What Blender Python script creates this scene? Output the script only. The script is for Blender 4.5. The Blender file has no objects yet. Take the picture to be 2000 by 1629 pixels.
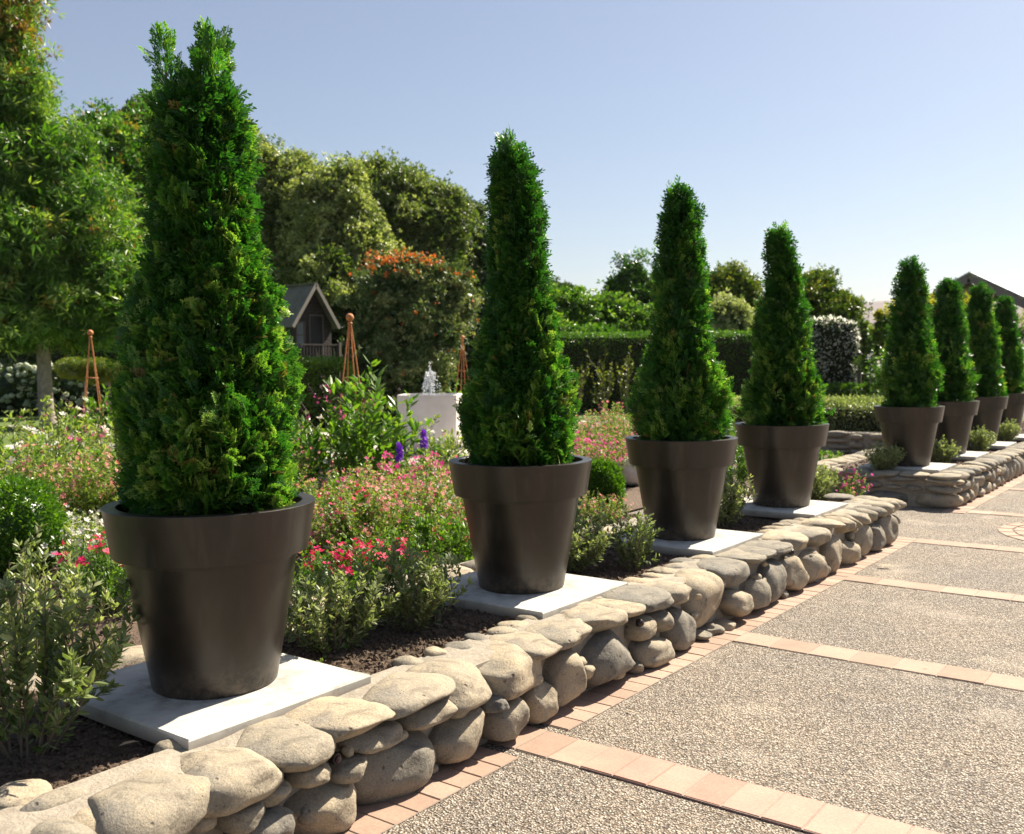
import bpy, bmesh, math, random
import numpy as np
from mathutils import Vector, Matrix
random.seed(7); RNG = np.random.default_rng(7)
PI = math.pi
scn = bpy.context.scene
col = scn.collection

# ------------------------------------------------------------------ camera
FX, PITCH, YAW, ROLL = 1903.046, .0511, .6447, -.0101
CAMH = 1.62
fw = np.array([-math.sin(YAW)*math.cos(PITCH), math.cos(YAW)*math.cos(PITCH), -math.sin(PITCH)])
_r = np.array([math.cos(YAW), math.sin(YAW), 0.]); _u = np.cross(_r, fw)
RT = _r*math.cos(ROLL)+_u*math.sin(ROLL); UP = -_r*math.sin(ROLL)+_u*math.cos(ROLL)
cd = bpy.data.cameras.new('camera'); cam = bpy.data.objects.new('camera', cd); col.objects.link(cam)
m = Matrix.Identity(4)
for i in range(3):
    m[i][0] = RT[i]; m[i][1] = UP[i]; m[i][2] = -fw[i]
m[2][3] = CAMH
cam.matrix_world = m
cd.sensor_width = 36; cd.sensor_fit = 'HORIZONTAL'; cd.lens = FX/2000*36
cd.clip_start = .05; cd.clip_end = 9000
cd.dof.use_dof = True; cd.dof.focus_distance = 4.1; cd.dof.aperture_fstop = 4.5
scn.camera = cam
def AT(px, py, depth):      # a point of the garden at a given distance
    d = fw + RT*(px-1000)/FX - UP*(py-814.5)/FX
    return d*depth + np.array([0, 0, CAMH])
# ------------------------------------------------------------------ sky and sun
SUN_AZ, SUN_EL = math.radians(10.5), math.radians(46)
w = bpy.data.worlds.new('World'); scn.world = w; w.use_nodes = True
nt = w.node_tree; bg = nt.nodes['Background']
sky = nt.nodes.new('ShaderNodeTexSky'); sky.sky_type = 'NISHITA'; sky.sun_disc = False
sky.sun_elevation = SUN_EL; sky.sun_rotation = SUN_AZ; sky.air_density = 1.0; sky.dust_density = 1.0; sky.ozone_density = 2.0
pale = nt.nodes.new('ShaderNodeMix'); pale.data_type = 'RGBA'; pale.inputs[0].default_value = .12; pale.inputs[7].default_value = (7.8, 7.3, 7.3, 1)
nt.links.new(sky.outputs[0], pale.inputs[6]); nt.links.new(pale.outputs[2], bg.inputs[0]); bg.inputs[1].default_value = .044
sl = bpy.data.lights.new('sun', 'SUN'); sl.energy = 5.0; sl.angle = math.radians(.55); sl.color = (1, .90, .74)
so = bpy.data.objects.new('sun', sl); col.objects.link(so)
sdir = Vector((math.sin(SUN_AZ)*math.cos(SUN_EL), math.cos(SUN_AZ)*math.cos(SUN_EL), math.sin(SUN_EL)))
so.rotation_euler = sdir.to_track_quat('Z', 'Y').to_euler(); so.location = (0, 0, 30)
scn.view_settings.view_transform = 'Standard'; scn.view_settings.look = 'None'
scn.view_settings.exposure = 1.42; scn.view_settings.gamma = 1
scn.cycles.max_bounces = 7; scn.cycles.transparent_max_bounces = 4

# ------------------------------------------------------------------ materials
MATS = {}
def newmat(name):
    mt = bpy.data.materials.new(name); mt.use_nodes = True
    n = mt.node_tree; b = n.nodes['Principled BSDF']
    return mt, n, b, n.nodes['Material Output']
def N(n, t, **kw):
    x = n.nodes.new(t)
    for k, v in kw.items():
        if k in x.inputs: x.inputs[k].default_value = v
        else: setattr(x, k, v)
    return x
def ramp(n, fac, stops):
    r = n.nodes.new('ShaderNodeValToRGB'); e = r.color_ramp.elements
    while len(e) < len(stops): e.new(.5)
    for el, (p, c) in zip(e, stops):
        el.position = p; el.color = (*c, 1)
    n.links.new(fac, r.inputs[0]); return r.outputs[0]
def noise(n, scale, detail=4, rough=.6, coord='Object', dist=0):
    tc = n.nodes.get('TC') or n.nodes.new('ShaderNodeTexCoord'); tc.name = 'TC'
    x = N(n, 'ShaderNodeTexNoise'); x.inputs['Scale'].default_value = scale
    x.inputs['Detail'].default_value = detail; x.inputs['Roughness'].default_value = rough
    x.inputs['Distortion'].default_value = dist
    n.links.new(tc.outputs[coord], x.inputs['Vector']); return x.outputs['Fac']
def voro(n, scale, feature='F1', coord='Object', out='Distance', rnd=1):
    tc = n.nodes.get('TC') or n.nodes.new('ShaderNodeTexCoord'); tc.name = 'TC'
    x = n.nodes.new('ShaderNodeTexVoronoi'); x.feature = feature
    x.inputs['Scale'].default_value = scale; x.inputs['Randomness'].default_value = rnd
    n.links.new(tc.outputs[coord], x.inputs['Vector']); return x.outputs[out]
def bump(n, h, strength, dist, prev=None):
    b = n.nodes.new('ShaderNodeBump'); b.inputs['Strength'].default_value = strength; b.inputs['Distance'].default_value = dist
    n.links.new(h, b.inputs['Height'])
    if prev is not None: n.links.new(prev, b.inputs['Normal'])
    return b.outputs[0]
def mixc(n, f, a, b, mode='MIX'):
    x = n.nodes.new('ShaderNodeMix'); x.data_type = 'RGBA'; x.blend_type = mode
    for s, v in ((0, f), (6, a), (7, b)):
        if isinstance(v, (int, float)): x.inputs[s].default_value = v
        elif isinstance(v, tuple): x.inputs[s].default_value = (*v, 1)
        else: n.links.new(v, x.inputs[s])
    return x.outputs[2]
def leafmat(name, stops, rough=.45, trans=.35, tcol=(1.25, 1.35, .5), spec=.4):
    mt, n, b, o = newmat(name)
    at = n.nodes.new('ShaderNodeAttribute'); at.attribute_name = 'tint'
    c = ramp(n, at.outputs['Fac'], stops)
    n.links.new(c, b.inputs['Base Color']); b.inputs['Roughness'].default_value = rough
    b.inputs['Specular IOR Level'].default_value = spec
    tr = n.nodes.new('ShaderNodeBsdfTranslucent')
    n.links.new(mixc(n, 1., c, tcol, 'MULTIPLY'), tr.inputs[0])
    mx = n.nodes.new('ShaderNodeMixShader'); mx.inputs[0].default_value = trans
    n.links.new(b.outputs[0], mx.inputs[1]); n.links.new(tr.outputs[0], mx.inputs[2]); n.links.new(mx.outputs[0], o.inputs[0])
    return mt
def plain(name, c, rough=.6, metal=0, c2=None, sc=8, bs=0, bd=.01, bsc=60, coat=0):
    mt, n, b, o = newmat(name)
    if c2: n.links.new(ramp(n, noise(n, sc), [(.35, c), (.65, c2)]), b.inputs['Base Color'])
    else: b.inputs['Base Color'].default_value = (*c, 1)
    b.inputs['Roughness'].default_value = rough; b.inputs['Metallic'].default_value = metal
    if bs: n.links.new(bump(n, noise(n, bsc), bs, bd), b.inputs['Normal'])
    return mt
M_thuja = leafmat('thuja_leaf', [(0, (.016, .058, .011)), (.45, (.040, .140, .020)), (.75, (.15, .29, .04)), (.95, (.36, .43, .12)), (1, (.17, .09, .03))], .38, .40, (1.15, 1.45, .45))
M_bark_r = plain('red_bark', (.16, .07, .035), .8, c2=(.26, .13, .07), sc=25, bs=.5)
M_bark = plain('grey_bark', (.22, .18, .15), .9, c2=(.36, .30, .25), sc=9, bs=.8, bd=.03, bsc=12)
M_stem = plain('pale_stem', (.13, .095, .065), .7)
M_gstem = plain('green_stem', (.07, .09, .03), .6)
M_sage = leafmat('sage_leaf', [(0, (.06, .11, .025)), (.45, (.17, .22, .075)), (1, (.40, .42, .22))], .4, .42, (1.2, 1.3, .6), .6)
M_green = leafmat('green_leaf', [(0, (.03, .08, .01)), (.5, (.075, .17, .02)), (1, (.18, .27, .045))], .38, .42, (1.3, 1.5, .4), .5)
M_fine = leafmat('fine_leaf', [(0, (.06, .12, .02)), (.5, (.15, .23, .045)), (1, (.34, .39, .12))], .42, .45, (1.3, 1.4, .5), .4)
M_box = leafmat('box_leaf', [(0, (.03, .09, .008)), (.6, (.08, .18, .012)), (1, (.19, .28, .03))], .35, .35, (1.3, 1.5, .4), .5)
M_lav = leafmat('lavender_leaf', [(0, (.07, .10, .06)), (1, (.17, .20, .13))], .6, .2)
M_tree = leafmat('tree_leaf', [(0, (.04, .12, .012)), (.5, (.14, .26, .04)), (.8, (.32, .40, .11)), (.9, (.24, .17, .03)), (1, (.25, .10, .025))], .36, .4, (1.3, 1.5, .4), .6)
M_olive = leafmat('olive_tree_leaf', [(0, (.04, .075, .014)), (.5, (.13, .18, .045)), (1, (.40, .43, .18))], .5, .42, (1.2, 1.3, .5), .6)
M_dark = leafmat('dark_leaf', [(0, (.02, .045, .010)), (.7, (.075, .12, .028)), (1, (.20, .25, .08))], .42, .35, (1.2, 1.3, .5), .7)
M_yel = leafmat('yellow_leaf', [(0, (.03, .07, .01)), (.5, (.08, .14, .015)), (.8, (.26, .29, .025)), (1, (.46, .42, .05))], .4, .35, (1.3, 1.3, .4), .4)
M_photo = leafmat('photinia_leaf', [(0, (.025, .065, .015)), (.6, (.10, .16, .05)), (.9, (.30, .34, .16)), (.92, (.50, .13, .03)), (1, (.68, .20, .05))], .42, .3, (1.3, 1.2, .5), .4)
M_gloss = leafmat('glossy_leaf', [(0, (.02, .05, .01)), (.42, (.05, .09, .02)), (.45, (.8, .78, .7)), (1, (.92, .9, .85))], .35, .6, (1., 1., .95), .6)  # white stops are sun glints painted into the leaf colour
def petal(name, a, b): return leafmat(name, [(0, a), (1, b)], .55, .35, (1.1, 1, 1), .25)
M_pink = petal('coral_petal', (.70, .16, .17), (.88, .42, .40))
M_crim = petal('crimson_petal', (.62, .01, .07), (.85, .04, .20))
M_mag = petal('magenta_petal', (.60, .02, .22), (.85, .14, .42))
M_white = petal('white_petal', (.70, .68, .60), (.86, .84, .78))
M_purp = petal('purple_petal', (.16, .02, .50), (.32, .06, .70))
M_hyd = petal('hydrangea_petal', (.42, .50, .34), (.62, .66, .52))
M_red = petal('red_petal', (.65, .015, .03), (.8, .06, .05))

def pot_mat():
    mt, n, b, o = newmat('bronze_grey_glaze')
    a = noise(n, 2.2, 5, .65, dist=.6)
    n.links.new(ramp(n, a, [(.3, (.012, .0098, .008)), (.7, (.034, .028, .023))]), b.inputs['Base Color'])
    sp = n.nodes.new('ShaderNodeSeparateXYZ'); n.links.new(n.nodes['TC'].outputs['Object'], sp.inputs[0])
    mz = N(n, 'ShaderNodeMapRange'); n.links.new(sp.outputs[2], mz.inputs[0]); mz.inputs[1].default_value = .0; mz.inputs[2].default_value = .13; mz.inputs[3].default_value = .75; mz.inputs[4].default_value = 0
    dn = ramp(n, noise(n, 22, 6, .75), [(.38, (0, 0, 0)), (.66, (1, 1, 1))]); dm = n.nodes.new('ShaderNodeMath'); dm.operation = 'MULTIPLY'; n.links.new(mz.outputs[0], dm.inputs[0]); n.links.new(dn, dm.inputs[1])
    mp = n.nodes.new('ShaderNodeMapping'); mp.inputs['Scale'].default_value = (16, 16, 1.3); n.links.new(n.nodes['TC'].outputs['Object'], mp.inputs[0]); ns = n.nodes.new('ShaderNodeTexNoise'); ns.inputs['Scale'].default_value = 1; ns.inputs['Detail'].default_value = 5; n.links.new(mp.outputs[0], ns.inputs['Vector'])
    stk = ramp(n, ns.outputs['Fac'], [(.56, (0, 0, 0)), (.78, (.22, .22, .22))])
    c0 = b.inputs['Base Color'].links[0].from_socket; c1 = mixc(n, stk, c0, (.13, .12, .105)); n.links.new(mixc(n, dm.outputs[0], c1, (.16, .12, .085)), b.inputs['Base Color'])
    g = noise(n, 5, 6, .7)
    mr = N(n, 'ShaderNodeMapRange'); n.links.new(g, mr.inputs[0]); mr.inputs[3].default_value = .22; mr.inputs[4].default_value = .46
    n.links.new(mr.outputs[0], b.inputs['Roughness']); b.inputs['Metallic'].default_value = .12
    n.links.new(bump(n, noise(n, 90, 3), .12, .002, bump(n, noise(n, 7, 3), .25, .004)), b.inputs['Normal'])
    return mt
M_pot = pot_mat()
def stone_mat():
    mt, n, b, o = newmat('river_stone')
    at = n.nodes.new('ShaderNodeAttribute'); at.attribute_name = 'tint'
    base = ramp(n, at.outputs['Fac'], [(0, (.20, .19, .17)), (.25, (.28, .255, .21)), (.5, (.36, .315, .245)), (.75, (.41, .35, .26)), (1, (.31, .275, .22))])
    st = ramp(n, noise(n, 6, 6, .65, dist=.8), [(.30, (.42, .39, .37)), (.46, (.92, .90, .87)), (.75, (1.25, 1.16, 1.0))])
    c = mixc(n, 1., base, st, 'MULTIPLY')
    c = mixc(n, ramp(n, noise(n, 2.6, 4, .6), [(.52, (0, 0, 0)), (.66, (.55, .55, .55))]), c, (.17, .165, .155))
    pits = voro(n, 38); pr = ramp(n, pits, [(.0, (0, 0, 0)), (.13, (1, 1, 1))])
    pm = ramp(n, noise(n, 5, 2), [(.45, (0, 0, 0)), (.58, (1, 1, 1))])
    pit = mixc(n, pm, (1., 1., 1.), pr)
    p2 = ramp(n, voro(n, 17), [(.05, (0, 0, 0)), (.17, (1, 1, 1))]); pm2 = ramp(n, noise(n, 8.5, 2), [(.56, (0, 0, 0)), (.62, (1, 1, 1))])
    pit = mixc(n, 1., pit, mixc(n, pm2, (1., 1., 1.), p2), 'MULTIPLY')
    c2 = mixc(n, 1., c, ramp(n, pit, [(0, (.45, .42, .4)), (1, (1, 1, 1))]), 'MULTIPLY')
    fine = ramp(n, noise(n, 160, 2), [(.3, (.74, .74, .74)), (.7, (1.18, 1.18, 1.18))])
    n.links.new(mixc(n, 1., c2, fine, 'MULTIPLY'), b.inputs['Base Color'])
    b.inputs['Roughness'].default_value = .85; b.inputs['Specular IOR Level'].default_value = .25
    nb = bump(n, noise(n, 16, 9, .7), .75, .016)
    nb = bump(n, pit, .9, .007, nb)
    n.links.new(bump(n, noise(n, 90, 5, .75), .55, .004, nb), b.inputs['Normal'])
    return mt
M_stone = stone_mat()
def ground_mat(name, stops, sc, bs, bd, bsc, big=1.5, rough=.95):
    mt, n, b, o = newmat(name)
    c = ramp(n, noise(n, sc, 6, .7), stops)
    l = ramp(n, noise(n, big, 3), [(.3, (.85, .85, .85)), (.7, (1.12, 1.1, 1.08))])
    n.links.new(mixc(n, 1., c, l, 'MULTIPLY'), b.inputs['Base Color']); b.inputs['Roughness'].default_value = rough
    n.links.new(bump(n, noise(n, bsc, 6, .7), bs, bd), b.inputs['Normal']); return mt
M_mortar = ground_mat('mortar', [(.3, (.25, .215, .17)), (.7, (.37, .33, .27))], 14, .8, .012, 50)
M_plinth = ground_mat('concrete_slab', [(.3, (.27, .255, .23)), (.42, (.41, .40, .37)), (.7, (.50, .49, .455))], 6, .25, .003, 90, 3)
def slab_mat():
    mt = M_plinth; n = mt.node_tree; b = n.nodes['Principled BSDF']; c0 = b.inputs['Base Color'].links[0].from_socket
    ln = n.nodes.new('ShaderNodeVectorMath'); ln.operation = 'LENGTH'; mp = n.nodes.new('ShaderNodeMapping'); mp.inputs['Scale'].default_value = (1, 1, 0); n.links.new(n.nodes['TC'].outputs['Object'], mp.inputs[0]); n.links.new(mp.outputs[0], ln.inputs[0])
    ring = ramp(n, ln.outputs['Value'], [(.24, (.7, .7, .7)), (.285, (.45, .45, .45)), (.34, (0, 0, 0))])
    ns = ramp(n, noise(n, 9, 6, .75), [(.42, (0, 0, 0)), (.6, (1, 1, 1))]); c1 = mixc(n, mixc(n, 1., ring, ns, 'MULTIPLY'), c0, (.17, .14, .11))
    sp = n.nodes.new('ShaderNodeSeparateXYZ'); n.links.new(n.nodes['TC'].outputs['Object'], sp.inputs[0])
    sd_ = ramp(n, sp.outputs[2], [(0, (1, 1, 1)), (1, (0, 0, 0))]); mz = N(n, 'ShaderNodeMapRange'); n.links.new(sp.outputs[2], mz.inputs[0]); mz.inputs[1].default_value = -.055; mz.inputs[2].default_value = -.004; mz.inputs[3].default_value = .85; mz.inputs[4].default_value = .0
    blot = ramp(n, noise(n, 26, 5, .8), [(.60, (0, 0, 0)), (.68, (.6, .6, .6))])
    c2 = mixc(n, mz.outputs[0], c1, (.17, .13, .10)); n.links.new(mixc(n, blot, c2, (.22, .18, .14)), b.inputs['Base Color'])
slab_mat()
M_soil = ground_mat('soil', [(.25, (.05, .032, .021)), (.5, (.12, .08, .053)), (.75, (.25, .18, .125))], 45, 1., .02, 70)
M_lawn = ground_mat('lawn_grass', [(.3, (.07, .13, .018)), (.7, (.14, .20, .035))], 30, 1., .04, 60, .4)
M_conc = ground_mat('path_concrete', [(.3, (.40, .37, .33)), (.7, (.52, .48, .43))], 20, .3, .004, 120)
M_earth = ground_mat('earth', [(.3, (.05, .07, .02)), (.7, (.09, .10, .035))], 3, .5, .05, 10)
def gravel_mat():
    mt, n, b, o = newmat('exposed_aggregate')
    tc = n.nodes.new('ShaderNodeTexCoord'); tc.name = 'TC'
    v = n.nodes.new('ShaderNodeTexVoronoi'); v.inputs['Scale'].default_value = 112
    n.links.new(tc.outputs['Object'], v.inputs['Vector'])
    v2 = n.nodes.new('ShaderNodeTexVoronoi'); v2.inputs['Scale'].default_value = 62
    n.links.new(tc.outputs['Object'], v2.inputs['Vector'])
    rc = n.nodes.new('ShaderNodeSeparateColor'); n.links.new(v.outputs['Color'], rc.inputs[0])
    peb = ramp(n, rc.outputs[0], [(0, (.15, .135, .12)), (.22, (.27, .25, .22)), (.55, (.38, .345, .30)), (.8, (.46, .405, .34)), (1, (.66, .61, .54))])
    edge = ramp(n, v.outputs['Distance'], [(.32, (1, 1, 1)), (.6, (.36, .31, .27))])
    big = ramp(n, noise(n, .9, 4), [(.3, (.84, .85, .87)), (.7, (1.10, 1.05, .98))])
    dust = ramp(n, noise(n, 1.7, 5, .6), [(.56, (0, 0, 0)), (.72, (.55, .55, .55))])
    c = mixc(n, 1., mixc(n, 1., peb, edge, 'MULTIPLY'), big, 'MULTIPLY')
    st2 = ramp(n, noise(n, 3.1, 6, .7), [(.30, (.66, .64, .62)), (.42, (1, 1, 1))])
    c = mixc(n, 1., mixc(n, dust, c, (.46, .39, .31)), st2, 'MULTIPLY')
    n.links.new(c, b.inputs['Base Color']); b.inputs['Roughness'].default_value = .8; b.inputs['Specular IOR Level'].default_value = .3
    inv = n.nodes.new('ShaderNodeMath'); inv.operation = 'MULTIPLY'; inv.inputs[1].default_value = -1; n.links.new(v.outputs['Distance'], inv.inputs[0])
    inv2 = n.nodes.new('ShaderNodeMath'); inv2.operation = 'MULTIPLY'; inv2.inputs[1].default_value = -1; n.links.new(v2.outputs['Distance'], inv2.inputs[0])
    nb = bump(n, inv.outputs[0], 1., .009)
    n.links.new(bump(n, inv2.outputs[0], .6, .006, nb), b.inputs['Normal'])
    return mt
M_gravel = gravel_mat()
def brick_mat(name, a, b2, rough=.85):
    mt, n, b, o = newmat(name)
    at = n.nodes.new('ShaderNodeAttribute'); at.attribute_name = 'tint'
    c = mixc(n, at.outputs['Fac'], a, b2)
    f = ramp(n, noise(n, 90, 5, .75), [(.3, (.78, .76, .74)), (.7, (1.12, 1.12, 1.1))])
    g = ramp(n, noise(n, 6, 4), [(.3, (.88, .88, .88)), (.7, (1.1, 1.08, 1.05))])
    n.links.new(mixc(n, 1., mixc(n, 1., c, f, 'MULTIPLY'), g, 'MULTIPLY'), b.inputs['Base Color'])
    b.inputs['Roughness'].default_value = rough
    n.links.new(bump(n, noise(n, 140, 4, .8), .4, .003), b.inputs['Normal']); return mt
M_brick = brick_mat('worn_brick', (.30, .20, .15), (.385, .27, .21))
M_tile = brick_mat('terracotta_paver', (.43, .215, .165), (.50, .275, .22))

# ------------------------------------------------------------------ object helpers
def tag(o, label=None, cat=None, group=None, kind=None):
    if label: o['label'] = label
    if cat: o['category'] = cat
    if group: o['group'] = group
    if kind: o['kind'] = kind
    return o
def thing(name, label, cat, loc=(0, 0, 0), rz=0, group=None):
    o = bpy.data.objects.new(name, None); col.objects.link(o); o.empty_display_size = .1
    o.location = tuple(float(v) for v in loc); o.rotation_euler = (0, 0, rz)
    return tag(o, label, cat, group)
class Soup:
    def __init__(s): s.V = []; s.F = []; s.T = []; s.n = 0
    def add(s, v, f, tint=.5):
        v = np.asarray(v, dtype=np.float32).reshape(-1, 3); f = np.asarray(f, dtype=np.int32)
        s.V.append(v); s.F.append(f+s.n); s.T.append(np.broadcast_to(np.asarray(tint, dtype=np.float32), (len(v),)).copy()); s.n += len(v)
    def inst(s, tv, tf, Mx, P, tint, tt=None):
        # Mx (n,3,3) column vectors, P (n,3)
        n = len(P)
        if n == 0: return
        v = np.einsum('nij,kj->nki', Mx, tv) + P[:, None, :]
        k = len(tv); f = tf[None]+(np.arange(n)*k)[:, None, None]
        t = np.repeat(np.broadcast_to(tint, (n,)), k)
        if tt is not None: t = t+np.tile(tt, n)
        s.add(v.reshape(-1, 3), f.reshape(-1, tf.shape[1]), np.clip(t, 0, 1))
    def build(s, name, mat, parent=None, smooth=False, mats=None):
        me = bpy.data.meshes.new(name)
        if s.n:
            V = np.concatenate(s.V); T = np.concatenate(s.T)
            li = np.concatenate([f.ravel() for f in s.F]); lt = np.concatenate([np.full(len(f), f.shape[1], dtype=np.int32) for f in s.F])
            ls = np.concatenate([[0], np.cumsum(lt)[:-1]]).astype(np.int32)
            me.vertices.add(len(V)); me.vertices.foreach_set('co', V.ravel())
            me.loops.add(len(li)); me.loops.foreach_set('vertex_index', li.astype(np.int32))
            me.polygons.add(len(lt)); me.polygons.foreach_set('loop_start', ls); me.polygons.foreach_set('loop_total', lt)
            me.polygons.foreach_set('use_smooth', np.full(len(lt), bool(smooth)))
            me.update(calc_edges=True)
            a = me.attributes.new('tint', 'FLOAT', 'POINT'); a.data.foreach_set('value', T)
        me.materials.append(mat)
        o = bpy.data.objects.new(name, me); col.objects.link(o)
        if parent is not None: o.parent = parent
        return o
def copy_tree(o, parent=None):
    c = o.copy(); col.objects.link(c); c.parent = parent
    for ch in list(o.children): copy_tree(ch, c)
    return c
BOXF = np.array([[0, 3, 2, 1], [4, 5, 6, 7], [0, 1, 5, 4], [1, 2, 6, 5], [2, 3, 7, 6], [3, 0, 4, 7]])
def box(s, a, b, tint=.5):
    (x0, y0, z0), (x1, y1, z1) = a, b
    s.add([[x0, y0, z0], [x1, y0, z0], [x1, y1, z0], [x0, y1, z0], [x0, y0, z1], [x1, y0, z1], [x1, y1, z1], [x0, y1, z1]], BOXF, tint)
def bevbox(s, a, b, r=.006, tint=.5):      # box with a chamfered top edge
    (x0, y0, z0), (x1, y1, z1) = a, b
    v = []
    for (i, z) in ((0, z0), (0, z1-r), (r, z1)):
        v += [[x0+i, y0+i, z], [x1-i, y0+i, z], [x1-i, y1-i, z], [x0+i, y1-i, z]]
    f = [[0, 3, 2, 1], [8, 9, 10, 11]]
    for l in (0, 4):
        for k in range(4):
            q = (k+1) % 4; f.append([l+k, l+q, l+4+q, l+4+k])
    s.add(v, f, tint)
def tube(s, pts, rad, k=6, tint=.5):
    pts = np.asarray(pts, float); n = len(pts); rad = np.broadcast_to(rad, (n,))
    T = np.gradient(pts, axis=0); T /= np.linalg.norm(T, axis=1)[:, None]+1e-9
    ref = np.array([0, 0, 1.]) if abs(T[0][2]) < .9 else np.array([1., 0, 0])
    A = np.cross(T, ref); A /= np.linalg.norm(A, axis=1)[:, None]+1e-9; B = np.cross(T, A)
    a = np.arange(k)*2*PI/k
    v = pts[:, None]+rad[:, None, None]*(A[:, None]*np.cos(a)[None, :, None]+B[:, None]*np.sin(a)[None, :, None])
    f = []
    for i in range(n-1):
        for j in range(k):
            q = (j+1) % k; f.append([i*k+j, i*k+q, (i+1)*k+q, (i+1)*k+j])
    s.add(v.reshape(-1, 3), f, tint)
def beam(s, a, b, w, h, tint=.5, up=(0, 0, 1)):   # rectangular bar between two points
    a = np.array(a, float); b = np.array(b, float); d = b-a; d /= np.linalg.norm(d)
    sx = np.cross(d, np.array(up, float)); sx /= np.linalg.norm(sx); uu = np.cross(sx, d)
    v = []
    for p in (a, b):
        for (i, j) in ((-1, -1), (1, -1), (1, 1), (-1, 1)): v.append(p+sx*i*w/2+uu*j*h/2)
    s.add(v, BOXF, tint)
def lathe(s, prof, k=64, tint=.5, c=(0, 0, 0)):
    # break the profile at sharp bends so that rims stay crisp under smooth shading
    runs = [[prof[0]]]
    for i in range(1, len(prof)):
        runs[-1].append(prof[i])
        if i < len(prof)-1:
            a = math.atan2(prof[i][1]-prof[i-1][1], prof[i][0]-prof[i-1][0]); b = math.atan2(prof[i+1][1]-prof[i][1], prof[i+1][0]-prof[i][0]); d = abs((b-a+PI) % (2*PI)-PI)
            if d > .6: runs.append([prof[i]])
    if len(runs) > 1:
        for r_ in runs: lathe(s, r_, k, tint, c)
        return
    a = np.arange(k)*2*PI/k; v = []
    for r, z in prof: v.append(np.stack([c[0]+r*np.cos(a), c[1]+r*np.sin(a), np.full(k, c[2]+z)], 1))
    f = []
    for i in range(len(prof)-1):
        for j in range(k):
            q = (j+1) % k; f.append([i*k+j, i*k+q, (i+1)*k+q, (i+1)*k+j])
    s.add(np.concatenate(v), f, tint)
def unit(v): return v/(np.linalg.norm(v, axis=-1, keepdims=True)+1e-9)
def frames(F, S=None, scale=1.):   # x = forward, y = side, z = normal
    F = unit(F)
    if S is None: S = RNG.normal(size=F.shape)
    Nn = unit(np.cross(F, S)); S2 = np.cross(Nn, F)
    Mx = np.stack([F, S2, Nn], axis=2)
    return Mx*np.broadcast_to(scale, (len(F),))[:, None, None]
def rnd(n, a=0., b=1.): return RNG.uniform(a, b, n)
def sph(n): return unit(RNG.normal(size=(n, 3)))
def ico(sub):
    bm = bmesh.new(); bmesh.ops.create_icosphere(bm, subdivisions=sub, radius=1)
    v = np.array([x.co[:] for x in bm.verts]); f = np.array([[q.index for q in x.verts] for x in bm.faces]); bm.free(); return v, f
ICO = {k: ico(k) for k in (1, 2, 3, 4, 5)}
def fbm(P, seed, f0=1., oct=3, g=.5):
    r = np.random.default_rng(seed); o = np.zeros(len(P)); a = 1.; f = f0
    for _ in range(oct):
        for _k in range(4):
            d = r.normal(size=3); d /= np.linalg.norm(d); o += a*np.sin(P@d*f*r.uniform(.7, 1.4)+r.uniform(0, 6.28))/4
        a *= g; f *= 2.1
    return o

# ------------------------------------------------------------------ leaf templates
LEAF = (np.array([[0, 0, 0], [.3, .17, .04], [.7, .14, .03], [1, 0, -.03], [.7, -.14, .03], [.3, -.17, .04], [.5, 0, -.03]]),
        np.array([[0, 6, 2, 1], [6, 3, 3, 2], [0, 5, 4, 6], [6, 4, 3, 3]]))
LEAF = (LEAF[0], np.array([[0, 6, 1], [1, 6, 2], [2, 6, 3], [0, 5, 6], [5, 4, 6], [4, 3, 6]]))
RHOMB = (np.array([[0, 0, 0], [.45, .26, .05], [1, 0, 0], [.45, -.26, .05]]), np.array([[0, 3, 2, 1]]))
NARROW = (np.array([[0, 0, 0], [.5, .11, .02], [1, 0, 0], [.5, -.11, .02]]), np.array([[0, 3, 2, 1]]))
def tuft(n=7, w=.10, droop=.35):
    r = np.random.default_rng(5); V = []; F = []
    for k in range(n):
        d = unit(r.normal(size=3)+np.array([1.0, 0, 0])); q = unit(np.cross(d, r.normal(size=3))); b = len(V)
        p0 = d*.12; L = r.uniform(.6, 1.); e = d*L-np.array([0, 0, droop*L*L]); m_ = (p0+e)/2+np.array([0, 0, droop*.2])
        V += [p0, m_-q*w*L, e, m_+q*w*L]; F.append([b, b+1, b+2, b+3])
    return np.array(V), np.array(F)
TUFT = tuft(); TUFTR = tuft(6, .2, .1)
def flower5(cup=.25, pw=.42):
    v = [[0, 0, 0]]; f = []
    for k in range(5):
        a = k*2*PI/5
        for da, r in ((-pw, .75), (0, 1.), (pw, .75)): v.append([r*math.cos(a+da), r*math.sin(a+da), cup*r*r])
        b = 1+3*k; f.append([0, b, b+1, b+2])
    return np.array(v), np.array(f)
FLOWER = flower5()
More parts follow.
